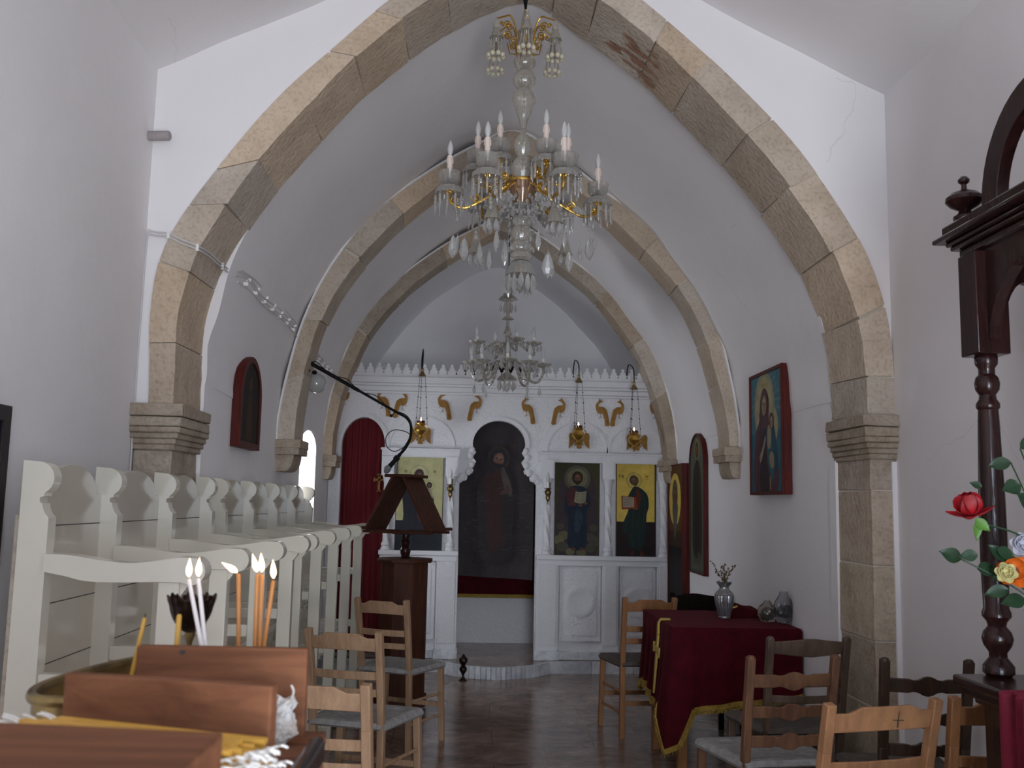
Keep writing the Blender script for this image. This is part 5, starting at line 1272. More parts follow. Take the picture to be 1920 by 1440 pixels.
chair('reddish brown chair with three wavy back slats, in front of the table', 1.262, 3.91, D(9), 2, WB2, RUSH, w=.385)
chair('pale orange chair with a small pencilled cross on its top rail', 1.245, 3.07, D(15), 1, wood('pink_beech', (.40, .20, .095), (.28, .14, .07), .6, spec=.25), RUSH, w=.41, cross=True, lean=.09)
chair('dark walnut chair with wavy slats standing against the stone pilaster', 1.685, 3.64, D(-4), 2, WD, RUSHD, w=.33, h=.915)
chair('orange brown chair half hidden behind the dark icon stand', 1.675, 3.12, D(1), 1, WO, RUSHD, w=.34, h=.885)
chair('nearest orange brown chair, only its top rail at the bottom edge of view', 1.20, 2.31, D(13), 1, WO, RUSHD, w=.40, h=.885)

# ---------------------------------------------------------------- dark icon stand at the right
t = thing('icon_stand', (1.70, 2.5, 0), 'dark lacquered canopied icon stand with turned columns against the right wall', 'icon stand')
IX0, IX1, IY0, IY1 = 1.585, 1.86, 2.12, 2.90
for x, y in ((IX0, IY1), (IX1-.02, IY1), (IX0, IY0), (IX1-.02, IY0)):
    m = MB(); m.lathe([(r_*.86, z_) for r_, z_ in [(.040, .975), (.052, .985), (.052, 1.005), (.044, 1.015), (.030, 1.03), (.030, 1.045), (.046, 1.065), (.052, 1.085), (.046, 1.105), (.030, 1.122), (.034, 1.135), (.048, 1.150), (.048, 1.162), (.042, 1.175),
        (.046, 1.30), (.044, 1.50), (.036, 1.74), (.034, 1.775), (.040, 1.782), (.040, 1.795), (.030, 1.808), (.028, 1.822), (.040, 1.838), (.043, 1.858), (.038, 1.876), (.028, 1.886), (.028, 1.905), (.038, 1.918), (.040, 1.940), (.034, 1.948)]], (x, y, 0), 28)
    m.build('turned_column', DWOOD, t)
    m = MB(); m.box(x-.052, x+.052, y-.052, y+.052, 1.945, 2.27); m.build('corner_block', DWOOD, t, bevel=.004)
# spandrel boards with arch cut-outs on the long sides and short sides
for x in (IX0, IX1-.02):
    pts = [(IY0, 2.30), (IY0, 2.0)]+[((IY0+IY1)/2-(IY1-IY0-.12)/2*math.cos(PI*k/20), 1.99+.24*math.sin(PI*k/20)) for k in range(21)]+[(IY1, 2.0), (IY1, 2.30)]
    m = MB(); m.prism(pts, x-.018, x+.018, 'yz'); m.build('arched_board', DWOOD, t, smooth=0)
for y in (IY0, IY1):
    pts = [(IX0, 2.30), (IX0, 2.0)]+[((IX0+IX1-.02)/2-.075*math.cos(PI*k/14), 2.0+.18*math.sin(PI*k/14)) for k in range(15)]+[(IX1-.02, 2.0), (IX1-.02, 2.30)]
    m = MB(); m.prism(pts, y-.018, y+.018, 'xz'); m.build('arched_board', DWOOD, t, smooth=0)
m = MB()
for e, z0, z1 in ((.055, 2.262, 2.275), (.075, 2.275, 2.30), (.095, 2.30, 2.315), (.105, 2.315, 2.33), (.135, 2.33, 2.347), (.112, 2.347, 2.385)):
    m.box(IX0-e+.04, min(IX1+e-.04, 1.90), IY0-e, IY1+e, z0, z1)
m.build('cornice', DWOOD, t, bevel=.007)
for y in (IY0-.04, IY1+.035):
    m = MB(); m.lathe([(.030, 2.383), (.036, 2.392), (.036, 2.402), (.022, 2.412), (.018, 2.422), (.044, 2.436), (.058, 2.452), (.057, 2.464), (.042, 2.478), (.022, 2.486), (.009, 2.492), (.008, 2.508), (.017, 2.516), (.018, 2.524), (.010, 2.534), (.001, 2.537)], (IX0-.03, y, 0), 26)
    m.build('finial', DWOOD, t)
cy_, rr = (IY0+IY1)/2, .30
pts = [(cy_-rr*math.cos(PI*k/24), 2.385+rr*1.05*math.sin(PI*k/24)) for k in range(25)]+[(cy_+(rr-.085)*math.cos(PI*k/24), 2.385+(rr-.085)*1.05*math.sin(PI*k/24)) for k in range(25)]
m = MB(); m.prism(pts, IX0-.045, IX0-.005, 'yz'); m.build('crest_arch', DWOOD, t, bevel=.003)
m = MB(); m.lathe([(.05, 2.385), (.05, 2.40), (.03, 2.415), (.045, 2.44), (.02, 2.47), (.001, 2.48)], (IX0-.02, cy_, 0), 20); m.build('crest_boss', DWOOD, t)
m = MB(); m.box(IX0-.125, 1.90, IY0-.10, IY1+.04, .945, .975); m.box(IX0-.10, 1.89, IY0-.08, IY1+.025, .915, .945); m.box(IX0-.075, 1.885, IY0-.06, IY1+.01, .895, .915); m.build('shelf', DWOOD, t, bevel=.008)
m = MB()
for y in (IY1-.10, IY0): m.box(IX0-.05, IX0+.05, y, y+.10, 0, .90); m.box(1.80, 1.88, y, y+.10, 0, .90)
m.box(IX0-.03, 1.87, IY0+.02, IY1-.02, .05, .10); m.box(IX0-.03, 1.87, IY0, IY1, .80, .90); m.build('cabinet_frame', DWOOD, t, bevel=.004)
# red cloth hanging from the shelf
m = MB()
def rc(i, j):
    y = 2.08+.46*i/50
    if j < 3: return (1.60+.10*(2-j)/2-.15*(j/2.0), y+.10, .980+.002*math.sin(i))
    z = .978-.80*(j-3)/12; return (1.446+.012*math.sin(i*.9)-.004+.010*math.sin(i*.33), y+.10, z)
m.grid(rc, 50, 15, thick=-.003)
RB = mat('bright_red_cloth', (.20, .006, .028), .8, sheen=.3, var=.35, vs=12, bump=.4, bs=45)
tag(m.build('red_cloth', RB, smooth=60), 'crimson pleated cloth hanging down the front of the icon stand', 'cloth')
# vase with artificial flowers
VG = mat('clear_vase_glass', (.72, .76, .75), .05, trans=.9, ior=1.3, coat=.5)
fx, fy = 1.66, 2.60
tv = thing('glass_vase', (fx, fy, .982), 'tall clear flared glass vase on the icon stand shelf', 'vase')
m = MB(); m.lathe([(.038, 0), (.040, .01), (.030, .08), (.030, .16), (.040, .24), (.055, .29), (.053, .29), (.037, .24), (.027, .16), (.027, .08), (.034, .02), (.0001, .015)], (fx, fy, .982), 24); m.build('glass_body', VG, tv)
GRN = mat('dark_green_leaf', (.018, .055, .022), .45, var=.4, vs=30); GRNL = mat('light_green_leaf', (.10, .26, .035), .45, var=.3, vs=30)
RED = mat('rose_red', (.38, .006, .014), .55, var=.5, vs=20, sheen=.2); ORG = mat('orange_petal', (.80, .17, .015), .5, var=.35, vs=18); YEL = mat('cream_petal', (.72, .66, .30), .5, var=.25, vs=18); WHP = mat('lilac_white_petal', (.55, .56, .66), .5, var=.2)
def petal(mb, c, nrm_, ln, wd, cup, roll=0.0, tip=.0):
    n = Vector(nrm_).normalized(); a = n.orthogonal().normalized(); a = Matrix.Rotation(roll, 3, n) @ a; b = n.cross(a)
    # petal leaves c along direction a, curving towards n
    def pf(i, j):
        u = i/6; v = -1+2*j/6; w_ = wd*math.sin(PI*min(1, (u*.86+.10)))**.7*(1-tip*u)
        return Vector(c)+a*ln*u*math.cos(cup*u)+n*(ln*u*math.sin(cup*u)+.25*w_*v*v)+b*w_*v*.5
    mb.grid(pf, 6, 6, thick=.0012)
def leaf(mb, p, d, n, ln, wd):
    p = Vector(p); d = Vector(d).normalized(); n = Vector(n); n = (n-d*n.dot(d)).normalized(); b = d.cross(n)
    mb.grid(lambda i, j: p+d*ln*i/8+b*wd*(j/4-.5)*math.sin(PI*min(1, (i/8)**.8*.97+.03))+n*(-.12*ln*(i/8)**2+.15*wd*abs(j/4-.5)), 8, 4, thick=.001)
def stem(mb, a, b, bend=(0, 0, .03), r=.0028):
    a = Vector(a); b = Vector(b); mb.tube(cat([a, a.lerp(b, .5)+Vector(bend), b], 6), r, 6)
base = (fx, fy, 1.10)
rose = thing('rose', (1.365, 2.55, 1.44), 'red artificial rose leaning out left of the dark column', 'flower', 'artificial flowers in the glass vase')
rc_ = Vector((1.372, 2.62, 1.452)); m = MB(); stem(m, base, rc_+Vector((.02, 0, -.02)), (.02, 0, .10)); m.build('stem', GRN, rose)
m = MB(); nn = Vector((-.35, -.25, 1))
for k in range(5): petal(m, rc_, nn, .062, .060, 1.35, k*2*PI/5)
for k in range(4): petal(m, rc_+nn.normalized()*.012, nn, .044, .042, 1.75, k*PI/2+.5)
m.ball(rc_+nn.normalized()*.030, .020, 12, 8, sz=1.3)
for k in range(4): petal(m, rc_-nn.normalized()*.004, nn, .066, .044, .35, k*PI/2+.2, .5)
m.build('petals', RED, rose)
m = MB(); leaf(m, rc_+Vector((.02, 0, -.01)), (-.1, 0, -1), (0, -1, 0), .06, .025); leaf(m, rc_+Vector((.01, 0, -.01)), (.7, -.2, -.6), (0, -1, 0), .05, .03); m.build('leaves', GRNL, rose)
def flower(cx, cz, y, r, colr, label, rings=3, centre=None, nname='artificial_flower'):
    o = thing(nname, (cx, y, cz-.04), label, 'flower', 'artificial flowers in the glass vase'); c = Vector((cx, y, cz)); n = Vector((-.45, -1, .35))
    m = MB(); stem(m, base, c+Vector((.01, .02, -.01)), (0, 0, .02)); m.build('stem', GRN, o)
    m = MB()
    for q in range(rings):
        kk = 6 if q == 0 else 5
        for k in range(kk): petal(m, c-n.normalized()*(-.006*q), n, r*(1-.22*q), r*.85, .25+.42*q, k*2*PI/kk+q*.5)
    m.build('petals', colr, o)
    if centre:
        m = MB(); m.ball(c-n.normalized()*-.006, r*.26, 10, 8); 
        for k in range(16): a = k*PI/8; q = n.normalized().orthogonal(); q = Matrix.Rotation(a, 3, n) @ q; m.tube([c, c+q*r*.34+n.normalized()*r*.25], .0012, 4)
        m.build('flower_centre', centre, o)
    return o
flower(1.487, 1.300, 2.62, .048, ORG, 'large orange artificial flower with a dark centre, right of the column', 2, mat('brown_centre', (.16, .06, .03), .7))
flower(1.452, 1.297, 2.60, .030, YEL, 'pale yellow artificial blossom touching the dark column', 3)
flower(1.515, 1.372, 2.62, .036, WHP, 'lilac white artificial blossom above the orange one', 3)
flower(1.55, 1.325, 2.58, .036, ORG, 'second orange artificial flower at the right picture edge', 2)
sp = thing('rose_foliage_spray', (fx, fy, 1.1), 'tall spray of dark green artificial rose leaves behind the column', 'foliage', 'artificial flowers in the glass vase')
m = MB(); tips = [((1.49, 2.62, 1.60), (-.02, 0, .08)), ((1.44, 2.62, 1.36), (0, 0, .02)), ((1.56, 2.60, 1.52), (0, 0, .05)), ((1.36, 2.66, 1.33), (0, 0, .03)), ((1.53, 2.64, 1.64), (0, 0, .05))]
for a, b in tips: stem(m, base, a, b, .0022)
m.build('stem', GRN, sp)
m = MB(); rg = random.Random(5)
for (x, y, z), _ in tips:
    for k in range(6):
        u = .35+.65*k/5; p = Vector(base).lerp(Vector((x, y, z)), u)+Vector((0, 0, .03*(1-u)))
        leaf(m, p, (rg.choice((-1, 1))*rg.uniform(.5, 1), rg.uniform(-.6, .3), rg.uniform(-.3, .7)), (0, -1, .4), rg.uniform(.055, .080), rg.uniform(.036, .048))
leaf(m, (1.385, 2.62, 1.345), (-1, 0, -.1), (0, -1, .2), .05, .034); leaf(m, (1.405, 2.62, 1.53), (-.8, 0, .3), (0, -1, .2), .035, .022)
m.build('leaves', GRN, sp)

# ---------------------------------------------------------------- chandeliers
def flame_bulb(p, k=1.0):
    m = MB(); m.lathe([(.006*k, 0), (.012*k, .012*k), (.0165*k, .030*k), (.0170*k, .045*k), (.0125*k, .066*k), (.006*k, .084*k), (.0008, .094*k)], p, 18); return m
def crystal(mb, c, w, h, th=None, tilt=0.0):
    """faceted almond drop hanging from c"""
    c = Vector(c); n = 8; th = th or w*.55; M = Matrix.Rotation(tilt, 3, 'Z')
    rings = [(0, .0), (.12, .42), (.38, .80), (.62, 1.0), (.82, .66), (1.0, .0)]
    vs = []; fs = []
    for t_, r in rings:
        r = max(r, .03)
        for k in range(n):
            a = 2*PI*k/n+.2; vs.append(c+M @ Vector((w/2*r*math.cos(a), th/2*r*math.sin(a), -h*t_)))
    for i in range(len(rings)-1):
        for k in range(n): fs.append((i*n+k, i*n+(k+1) % n, (i+1)*n+(k+1) % n, (i+1)*n+k))
    fs += [tuple(range(n)), tuple(reversed(range((len(rings)-1)*n, len(rings)*n)))]
    mb._add(vs, fs)
def prism_drop(mb, c, w, h):
    c = Vector(c); mb.ball(c+Vector((0, 0, -.004)), .0035, 6, 4)
    vs = []
    for r, z in ((.3, -.010), (1, -.020), (.85, -h*.82), (.05, -h)):
        for k in range(6): a = PI*k/3; vs.append(c+Vector((w/2*r*math.cos(a), w/2*r*math.sin(a), z)))
    mb._add(vs, [(i*6+k, i*6+(k+1) % 6, (i+1)*6+(k+1) % 6, (i+1)*6+k) for i in range(3) for k in range(6)]+[(5, 4, 3, 2, 1, 0), (18, 19, 20, 21, 22, 23)])
def Z(y): return 3.888-(y-20)*.002707
CX, CY = .198, 4.5
ch = thing('chandelier', (CX, CY, 3.95), 'large crystal chandelier with gilded arms hanging under the great arch', 'chandelier')
m = MB(); m.tube(cat([(CX-.01, CY, 4.03), (CX-.012, CY, 3.97), (CX-.004, CY, 3.925), (CX, CY, 3.89)], 5), .0055, 7); m.tube(cat([(CX+.012, CY, 4.03), (CX+.014, CY, 3.98), (CX+.004, CY-.01, 3.93), (CX, CY, 3.88)], 5), .005, 7)
for k in range(3): m.tube([(CX+.004*math.cos(a), CY, 3.965-.03*k+.010*math.sin(a)) for a in [q*PI/5 for q in range(10)]], .0025, 6, closed=True)
m.build('hanging_cable', BLACK, ch)
PX = .0025
def piece(prof, mt, nm='stem_piece', fl=10, fa=.03, tw=0):
    m = MB(); m.lathe([(max(hw*PX, .0004), Z(y)) for y, hw in prof], (CX, CY, 0), 40, flute=fl, fa=fa, twist=tw); m.build(nm, mt, ch)
m = MB(); m.lathe([(.004, 2.56), (.004, 3.90)], (CX, CY, 0), 8); m.build('core_rod', BRASSD, ch)
piece([(18, 3), (26, 5), (34, 7), (44, 8), (52, 9), (60, 13), (62, 15), (70, 14), (90, 15), (104, 13)], GLASSB)
piece([(104, 12), (110, 18), (118, 21), (126, 20), (133, 14), (135, 10)], GLASSB)
piece([(135, 10), (141, 18), (150, 22), (160, 21), (168, 15), (171, 11)], GLASSB)
piece([(171, 11), (177, 18), (187, 22), (197, 21), (205, 17), (215, 15), (225, 11), (238, 7), (246, 5)], GLASSB)
piece([(246, 5), (252, 4), (256, 6), (260, 11), (270, 17), (280, 18), (290, 14), (298, 10), (300, 12)], GLASSB)
piece([(300, 12), (308, 19), (318, 22), (330, 20), (340, 15), (343, 14)], GLASSB)
piece([(343, 29), (345, 30), (348, 29), (358, 28), (370, 25), (380, 20), (387, 18)], AMBER, 'bowl', 12, .03)
m = MB(); m.lathe([(.076, Z(344)), (.078, Z(346)), (.076, Z(349)), (.073, Z(347))], (CX, CY, 0), 36); m.build('bowl_rim', GOLD, ch)
piece([(387, 18), (391, 20), (397, 17), (404, 12), (408, 10)], GLASS)
piece([(408, 12), (412, 18), (418, 20), (424, 18), (428, 16)], GLASSB); piece([(428, 15), (434, 20), (442, 21), (450, 19), (456, 16)], GLASSB)
piece([(456, 17), (460, 20), (468, 20), (472, 19), (474, 17)], GLASSB); piece([(474, 16), (479, 20), (486, 20), (490, 15)], GLASSB)
piece([(489, 10), (493, 17), (500, 22), (509, 25), (516, 27), (515, 25), (506, 22), (498, 16), (493, 10)], GLASS, 'bottom_bell', 12, .05)
m = MB(); m.lathe([(.012, Z(494)), (.014, Z(498)), (.006, Z(501)), (.011, Z(505)), (.007, Z(509)), (.009, Z(513)), (.004, Z(517)), (.001, Z(522))], (CX, CY, 0), 14); m.build('bottom_finial', GOLD, ch)
# crown of gilded scrolls carrying tassel cups
def scroll(c0, d, size, flip=1, r=.0035, turns=1.6):
    """flat spiral in the vertical plane through d"""
    c0 = Vector(c0); d = Vector(d).normalized(); P = []
    for k in range(26):
        a = turns*2*PI*k/25; rr = size*(1-.75*k/25); P.append(c0+d*rr*math.cos(a)*flip+Vector((0, 0, rr*math.sin(a))))
    return P
zt = Z(52)
for k in range(6):
    a = -PI/2+k*PI/3; d = Vector((math.cos(a), math.sin(a), 0)); c = Vector((CX, CY, 0)); R_ = .165
    m = MB()
    m.tube(cat([c+d*.035+Vector((0, 0, Z(118))), c+d*.05+Vector((0, 0, Z(90))), c+d*.055+Vector((0, 0, Z(60))), c+d*.085+Vector((0, 0, Z(40))), c+d*.12+Vector((0, 0, Z(44))), c+d*.15+Vector((0, 0, Z(50))), c+d*R_+Vector((0, 0, Z(52)))], 6), .0042, 7)
    m.tube(scroll(c+d*.098+Vector((0, 0, Z(60))), d, .026), .0035, 6); m.tube(scroll(c+d*.066+Vector((0, 0, Z(84))), d, .020, -1), .003, 6); m.tube(scroll(c+d*.132+Vector((0, 0, Z(60))), d, .013), .003, 6)
    m.ball(c+d*.098+Vector((0, 0, Z(60))), .009, 8, 6); m.tube([c+d*.05+Vector((0, 0, Z(100))), c+d*.085+Vector((0, 0, Z(96))), c+d*.1+Vector((0, 0, Z(75)))], .003, 6)
    m.build('crown_scroll', GOLD, ch)
    cc = c+d*R_
    m = MB(); m.lathe([(.004, zt), (.007, zt-.01), (.006, zt-.018), (.013, zt-.032), (.017, zt-.05), (.014, zt-.056), (.020, zt-.075), (.030, zt-.098), (.034, zt-.104), (.032, zt-.104), (.018, zt-.078), (.010, zt-.05)], cc, 22, flute=8, fa=.05); tc_ = m.build('tassel_cup', GLASSB, ch)
    for q in range(8):
        b = 2*PI*q/8+.3; dd = Vector((math.cos(b), math.sin(b), 0)); m = MB()
        p0 = cc+dd*.022+Vector((0, 0, zt-.092)); p1 = cc+dd*.036+Vector((0, 0, zt-.188)); m.tube([p0, p0.lerp(p1, .5), p1], [.0034, .0024, .0040], 7); m.cm = 1; m.ball(p1-Vector((0, 0, .006)), .0125, 12, 8, sz=1.1); m.build('glass_tassel', [GLASSB, mat('milk_glass_ball', (.66, .61, .46), .2, coat=.7, trans=.15)], tc_)
# candle arms
def arm(x, y, zr, r0, z0, lower=True):
    c = Vector((x, y, 0)); base = Vector((CX, CY, 0)); d = (c-base); Rr = d.length; d.normalize(); e = Vector((0, 0, 1))
    a = MB()
    if lower: P = [base+d*r0+e*(z0), base+d*(r0+.05)+e*(z0-.035), base+d*(Rr*.52)+e*(z0-.075), base+d*(Rr*.78)+e*(zr-.175), base+d*(Rr*.97)+e*(zr-.150), c+e*(zr-.105), c+d*.002+e*(zr-.070)]
    else: P = [base+d*r0+e*(z0), base+d*(r0+.03)+e*(z0+.03), base+d*(Rr*.75)+e*(z0-.01), c+d*.01+e*(z0+.03), c+d*.0+e*(zr-.10), c+e*(zr-.070)]
    PP = cat(P, 7); n = len(PP); a.tube(PP, [.0085-.0022*abs(math.sin(i*.9)) for i in range(n)], 8)
    for u, sz, fl in ((.42, .026, 1), (.62, .020, -1), (.80, .024, -1), (.25, .018, 1)):
        p = PP[int(u*(n-1))]; a.tube(scroll(p+e*sz*.9, d, sz, fl, turns=1.3), .0046, 6); a.ball(p+e*sz*.9, .009, 8, 6)
        for w_ in (-1, 1): a.beam(p+e*.004, p+d*w_*.020+e*(.018), .010, .003, up=(0, 0, 1), w1=.002)
    o = a.build('gilded_arm', GOLD, ch)
    m = MB(); m.lathe([(.010, zr-.072), (.030, zr-.066), (.052, zr-.074), (.066, zr-.092), (.071, zr-.112), (.069, zr-.112), (.062, zr-.094), (.048, zr-.079), (.028, zr-.071), (.010, zr-.076)], c, 40, flute=14, fa=.045, twist=18); m.build('drip_dish', GLASS, o)
    m = MB(); m.lathe([(.012, zr-.066), (.030, zr-.060), (.046, zr-.048), (.050, zr-.034), (.050, zr-.012), (.054, zr), (.052, zr), (.047, zr-.012), (.046, zr-.032), (.034, zr-.05), (.010, zr-.058)], c, 36, flute=12, fa=.02); m.build('candle_cup', GLASS, o)
    m = MB(); m.lathe([(.0135, zr-.055), (.0135, zr+.064), (.0145, zr+.068), (.013, zr+.082), (.008, zr+.084)], c, 16)
    for q in range(4): b = q*1.7; m.tube([c+Vector((.0135*math.cos(b), .0135*math.sin(b), zr+.072)), c+Vector((.0150*math.cos(b), .0150*math.sin(b), zr+.045))], .0022, 5)
    m.build('candle_sleeve', SLEEVE, o)
    flame_bulb(c+e*(zr+.082), .86).build('bulb', BULB, o)
    m = MB()
    for q in range(11):
        b = 2*PI*q/11+x*7; dd = Vector((math.cos(b), math.sin(b), 0)); prism_drop(m, c+dd*.068+e*(zr-.110), .0115, .100 if lower else .085)
    m.build('prism_fringe', GLASSD, o, kind='stuff', smooth=0)
    return o
LOW = [(-.155, 4.50, 3.045), (.024, 4.235, 3.04), (.377, 4.245, 3.055), (.582, 4.62, 3.05), (.407, 4.80, 3.06), (.006, 4.80, 3.06)]
UPP = [(.302, 4.37, 3.165), (.418, 4.49, 3.15), (.089, 4.66, 3.275), (-.022, 4.59, 3.185)]
for x, y, z in LOW: arm(x, y, z, .07, Z(352))
for x, y, z in UPP: arm(x, y, z, .055, Z(345), False)
# hanging glass flowers with drops (the bell shaped pendants) and large almond drops
def bell(x, y, ztop, k=1.0):
    m = MB(); m.lathe([(.006*k, ztop), (.012*k, ztop-.008*k), (.010*k, ztop-.018*k), (.017*k, ztop-.028*k), (.016*k, ztop-.046*k), (.024*k, ztop-.080*k), (.034*k, ztop-.112*k), (.040*k, ztop-.126*k), (.037*k, ztop-.126*k), (.022*k, ztop-.085*k), (.010*k, ztop-.05*k)], (x, y, 0), 30, flute=7, fa=.06)
    o = m.build('glass_bell', GLASSB, ch)
    for q in range(5):
        a = 2*PI*q/5+x*9; m = MB(); crystal(m, (x+.030*k*math.cos(a), y+.030*k*math.sin(a), ztop-.126*k), .026*k, .062*k); m.build('crystal_drop', GLASSD, o, smooth=0)
for x, y, zt_, k in ((.052, 4.33, Z(388), 1.0), (.345, 4.36, Z(388), 1.0), (-.02, 4.56, Z(430), .95), (.42, 4.60, Z(425), .9), (.20, 4.70, Z(420), .9)): bell(x, y, zt_, k)
rg = random.Random(3)
drops = [(-.128, 4.45, Z(452), .052, .115), (-.075, 4.46, Z(455), .050, .115), (.000, 4.40, Z(470), .030, .090), (.323, 4.42, Z(480), .062, .130), (.43, 4.5, Z(470), .042, .105), (.535, 4.56, Z(435), .050, .125),
         (.075, 4.30, Z(455), .034, .110), (.045, 4.42, Z(480), .028, .100), (.115, 4.35, Z(470), .034, .12), (.27, 4.34, Z(450), .030, .10), (.395, 4.38, Z(440), .028, .10), (.02, 4.62, Z(460), .03, .10), (.36, 4.66, Z(470), .03, .10),
         (.24, 4.6, Z(490), .03, .1), (.14, 4.6, Z(490), .03, .1), (-.11, 4.56, Z(440), .03, .09), (.50, 4.66, Z(440), .03, .09), (.57, 4.64, Z(420), .028, .09)]
for q in range(12):
    a = 2*PI*q/12; drops.append((CX+.064*math.cos(a), CY+.064*math.sin(a), Z(514)-.004, .032, .078+.014*(q % 3)))
for q in range(6): a = 2*PI*q/6+.3; drops.append((CX+.030*math.cos(a), CY+.030*math.sin(a), Z(522), .026, .066))
for x, y, z, w_, h_ in drops:
    m = MB(); m.tube([(x, y, z+.010), (x, y, z-.002)], .0012, 5); crystal(m, (x, y, z), w_, h_, tilt=rg.uniform(-.7, .7)); m.build('crystal_drop', GLASSD, ch, smooth=0)
# garlands of flat crystal leaves between arms, bowl and bells
def garland(a, b, sag, n, r=.0105):
    a = Vector(a); b = Vector(b); m = MB()
    for k in range(n+1):
        u = k/n; p = a.lerp(b, u)-Vector((0, 0, sag*4*u*(1-u))); m.ball(p, r*rg.uniform(.8, 1.1), 8, 6, sx=rg.uniform(.5, 1.0), sy=rg.uniform(.4, .8), sz=rg.uniform(1.1, 1.5))
    m.build('bead_garland', GLASSD, ch, smooth=20)
ends = [(x, y, z-.105) for x, y, z in LOW]
for i, e_ in enumerate(ends):
    d = Vector((e_[0]-CX, e_[1]-CY, 0)); q = d*.45
    garland(e_, (CX+q.x, CY+q.y, Z(392)), .03, 9); garland((CX+q.x, CY+q.y, Z(392)), (CX+.06*d.normalized().x, CY+.06*d.normalized().y, Z(376)), .012, 4)
    f_ = ends[(i+1) % 6]; garland((CX+q.x, CY+q.y, Z(396)), (CX+(f_[0]-CX)*.45, CY+(f_[1]-CY)*.45, Z(396)), .05, 9)
    garland((e_[0]-d.x*.08, e_[1]-d.y*.08, e_[2]-.01), (e_[0]-d.x*.12, e_[1]-d.y*.12, e_[2]-.13), .0, 6, .009)
    m = MB()
    for k in range(5): b_ = 2*PI*k/5; m.ball(Vector((CX+q.x+.018*math.cos(b_), CY+q.y, Z(386)+.018*math.sin(b_))), .012, 8, 6, sy=.5)
    m.build('glass_rosette', GLASSD, ch, smooth=20)
for i in range(10):
    a = 2*PI*i/10; garland((CX+.070*math.cos(a), CY+.070*math.sin(a), Z(388)), (CX+.060*math.cos(a+.62), CY+.060*math.sin(a+.62), Z(470)), -.015, 6, .0095)

# smaller all-glass chandelier farther back
C2 = Vector((.233, 7.40, 0)); c2 = thing('chandelier', (C2.x, C2.y, 3.35), 'smaller all glass chandelier hanging before the altar screen', 'chandelier')
def z2(y): return 3.182-(y-530)*.00421
m = MB(); m.tube([(C2.x, C2.y, 4.03), (C2.x, C2.y, 3.2)], .004, 6); m.build('hanging_cable', BLACK, c2)
def p2(prof, mt=GLASSB, fl=8, fa=.05, nm='stem_piece'):
    m = MB(); m.lathe([(max(hw*.0041, .0006), z2(y)) for y, hw in prof], (C2.x, C2.y, 0), 28, flute=fl, fa=fa); return m.build(nm, mt, c2)
p2([(530, 1.5), (536, 3.5), (544, 4.5), (550, 3)]); p2([(551, 9), (553, 8), (550, 3), (556, 12), (561, 16), (563, 17), (562, 15), (557, 10), (552, 3)], fl=6, fa=.12, nm='top_canopy')
p2([(560, 3), (570, 5), (580, 6.5), (586, 4), (592, 3)]); p2([(592, 3), (595, 7), (600, 11), (599, 11), (596, 5)], fl=8, fa=.08); p2([(600, 2.5), (612, 3), (620, 5), (628, 8), (632, 5), (640, 4), (655, 5), (668, 7), (680, 6), (690, 4), (700, 3)])
p2([(700, 4), (704, 9), (709, 15), (714, 18), (712, 15), (706, 8), (703, 3)], fl=7, fa=.14, nm='bottom_bell')
def arm2(x, y, z, zr0, up):
    c = Vector((x, y, 0)); d = c-C2; Rr = d.length; d.normalize(); e = Vector((0, 0, 1))
    P = [C2+d*.02+e*zr0, C2+d*Rr*.22+e*(zr0+.045), C2+d*Rr*.42+e*(zr0+.01), C2+d*Rr*.62+e*(z-.145), C2+d*Rr*.85+e*(z-.165), c+e*(z-.10), c+e*(z-.055)] if not up else [C2+d*.02+e*zr0, C2+d*Rr*.3+e*(zr0+.05), C2+d*Rr*.6+e*(zr0+.02), c+e*(z-.12), c+e*(z-.055)]
    m = MB(); PP = cat(P, 6); m.tube(PP, .0095, 8)
    for k in range(0, len(PP)-1, 2): m.tube([PP[k], PP[k].lerp(PP[k+1], .4)], .0115, 8)
    o = m.build('glass_arm', GLASSB, c2)
    m = MB(); m.lathe([(.010, z-.055), (.030, z-.048), (.052, z-.035), (.064, z-.022), (.062, z-.022), (.048, z-.038), (.010, z-.050)], c, 32, flute=8, fa=.12); m.build('drip_dish', GLASSB, o)
    m = MB(); m.lathe([(.014, z-.045), (.013, z+.020), (.009, z+.022)], c, 14); m.build('candle_sleeve', SLEEVEW, o)
    flame_bulb(c+e*(z+.020), .95).build('bulb', BULB, o)
    m = MB()
    for q in range(5):
        b = 2*PI*q/5+x*5; dd = Vector((math.cos(b), math.sin(b), 0)); crystal(m, c+dd*.058+e*(z-.035), .022, .062)
    m.build('drop_fringe', GLASSD, o, smooth=0, kind='stuff')
    q = PP[int(len(PP)*.72)]; m = MB(); m.tube([q, q-e*.05], .0012, 5); crystal(m, q-e*.05, .026, .075); m.build('crystal_drop', GLASSD, o, smooth=0)
for x, y in ((-.042, 7.30), (.035, 7.20), (.228, 7.12), (.40, 7.20), (.51, 7.34), (.42, 7.62), (.06, 7.62)): arm2(x, y, 2.555, z2(690), False)
for x, y, z in ((-.003, 7.42, 2.735), (.146, 7.55, 2.72), (.311, 7.55, 2.79), (.440, 7.42, 2.735)): arm2(x, y, z, z2(655), True)
for k in range(10):
    a = 2*PI*k/10; m = MB(); r_ = .062; m.tube([(C2.x+r_*math.cos(a), C2.y+r_*math.sin(a), z2(712)), (C2.x+r_*math.cos(a), C2.y+r_*math.sin(a), z2(716))], .0012, 5); crystal(m, (C2.x+r_*math.cos(a), C2.y+r_*math.sin(a), z2(715)), .026, .072+.012*(k % 2)); m.build('crystal_drop', GLASSD, c2, smooth=0)
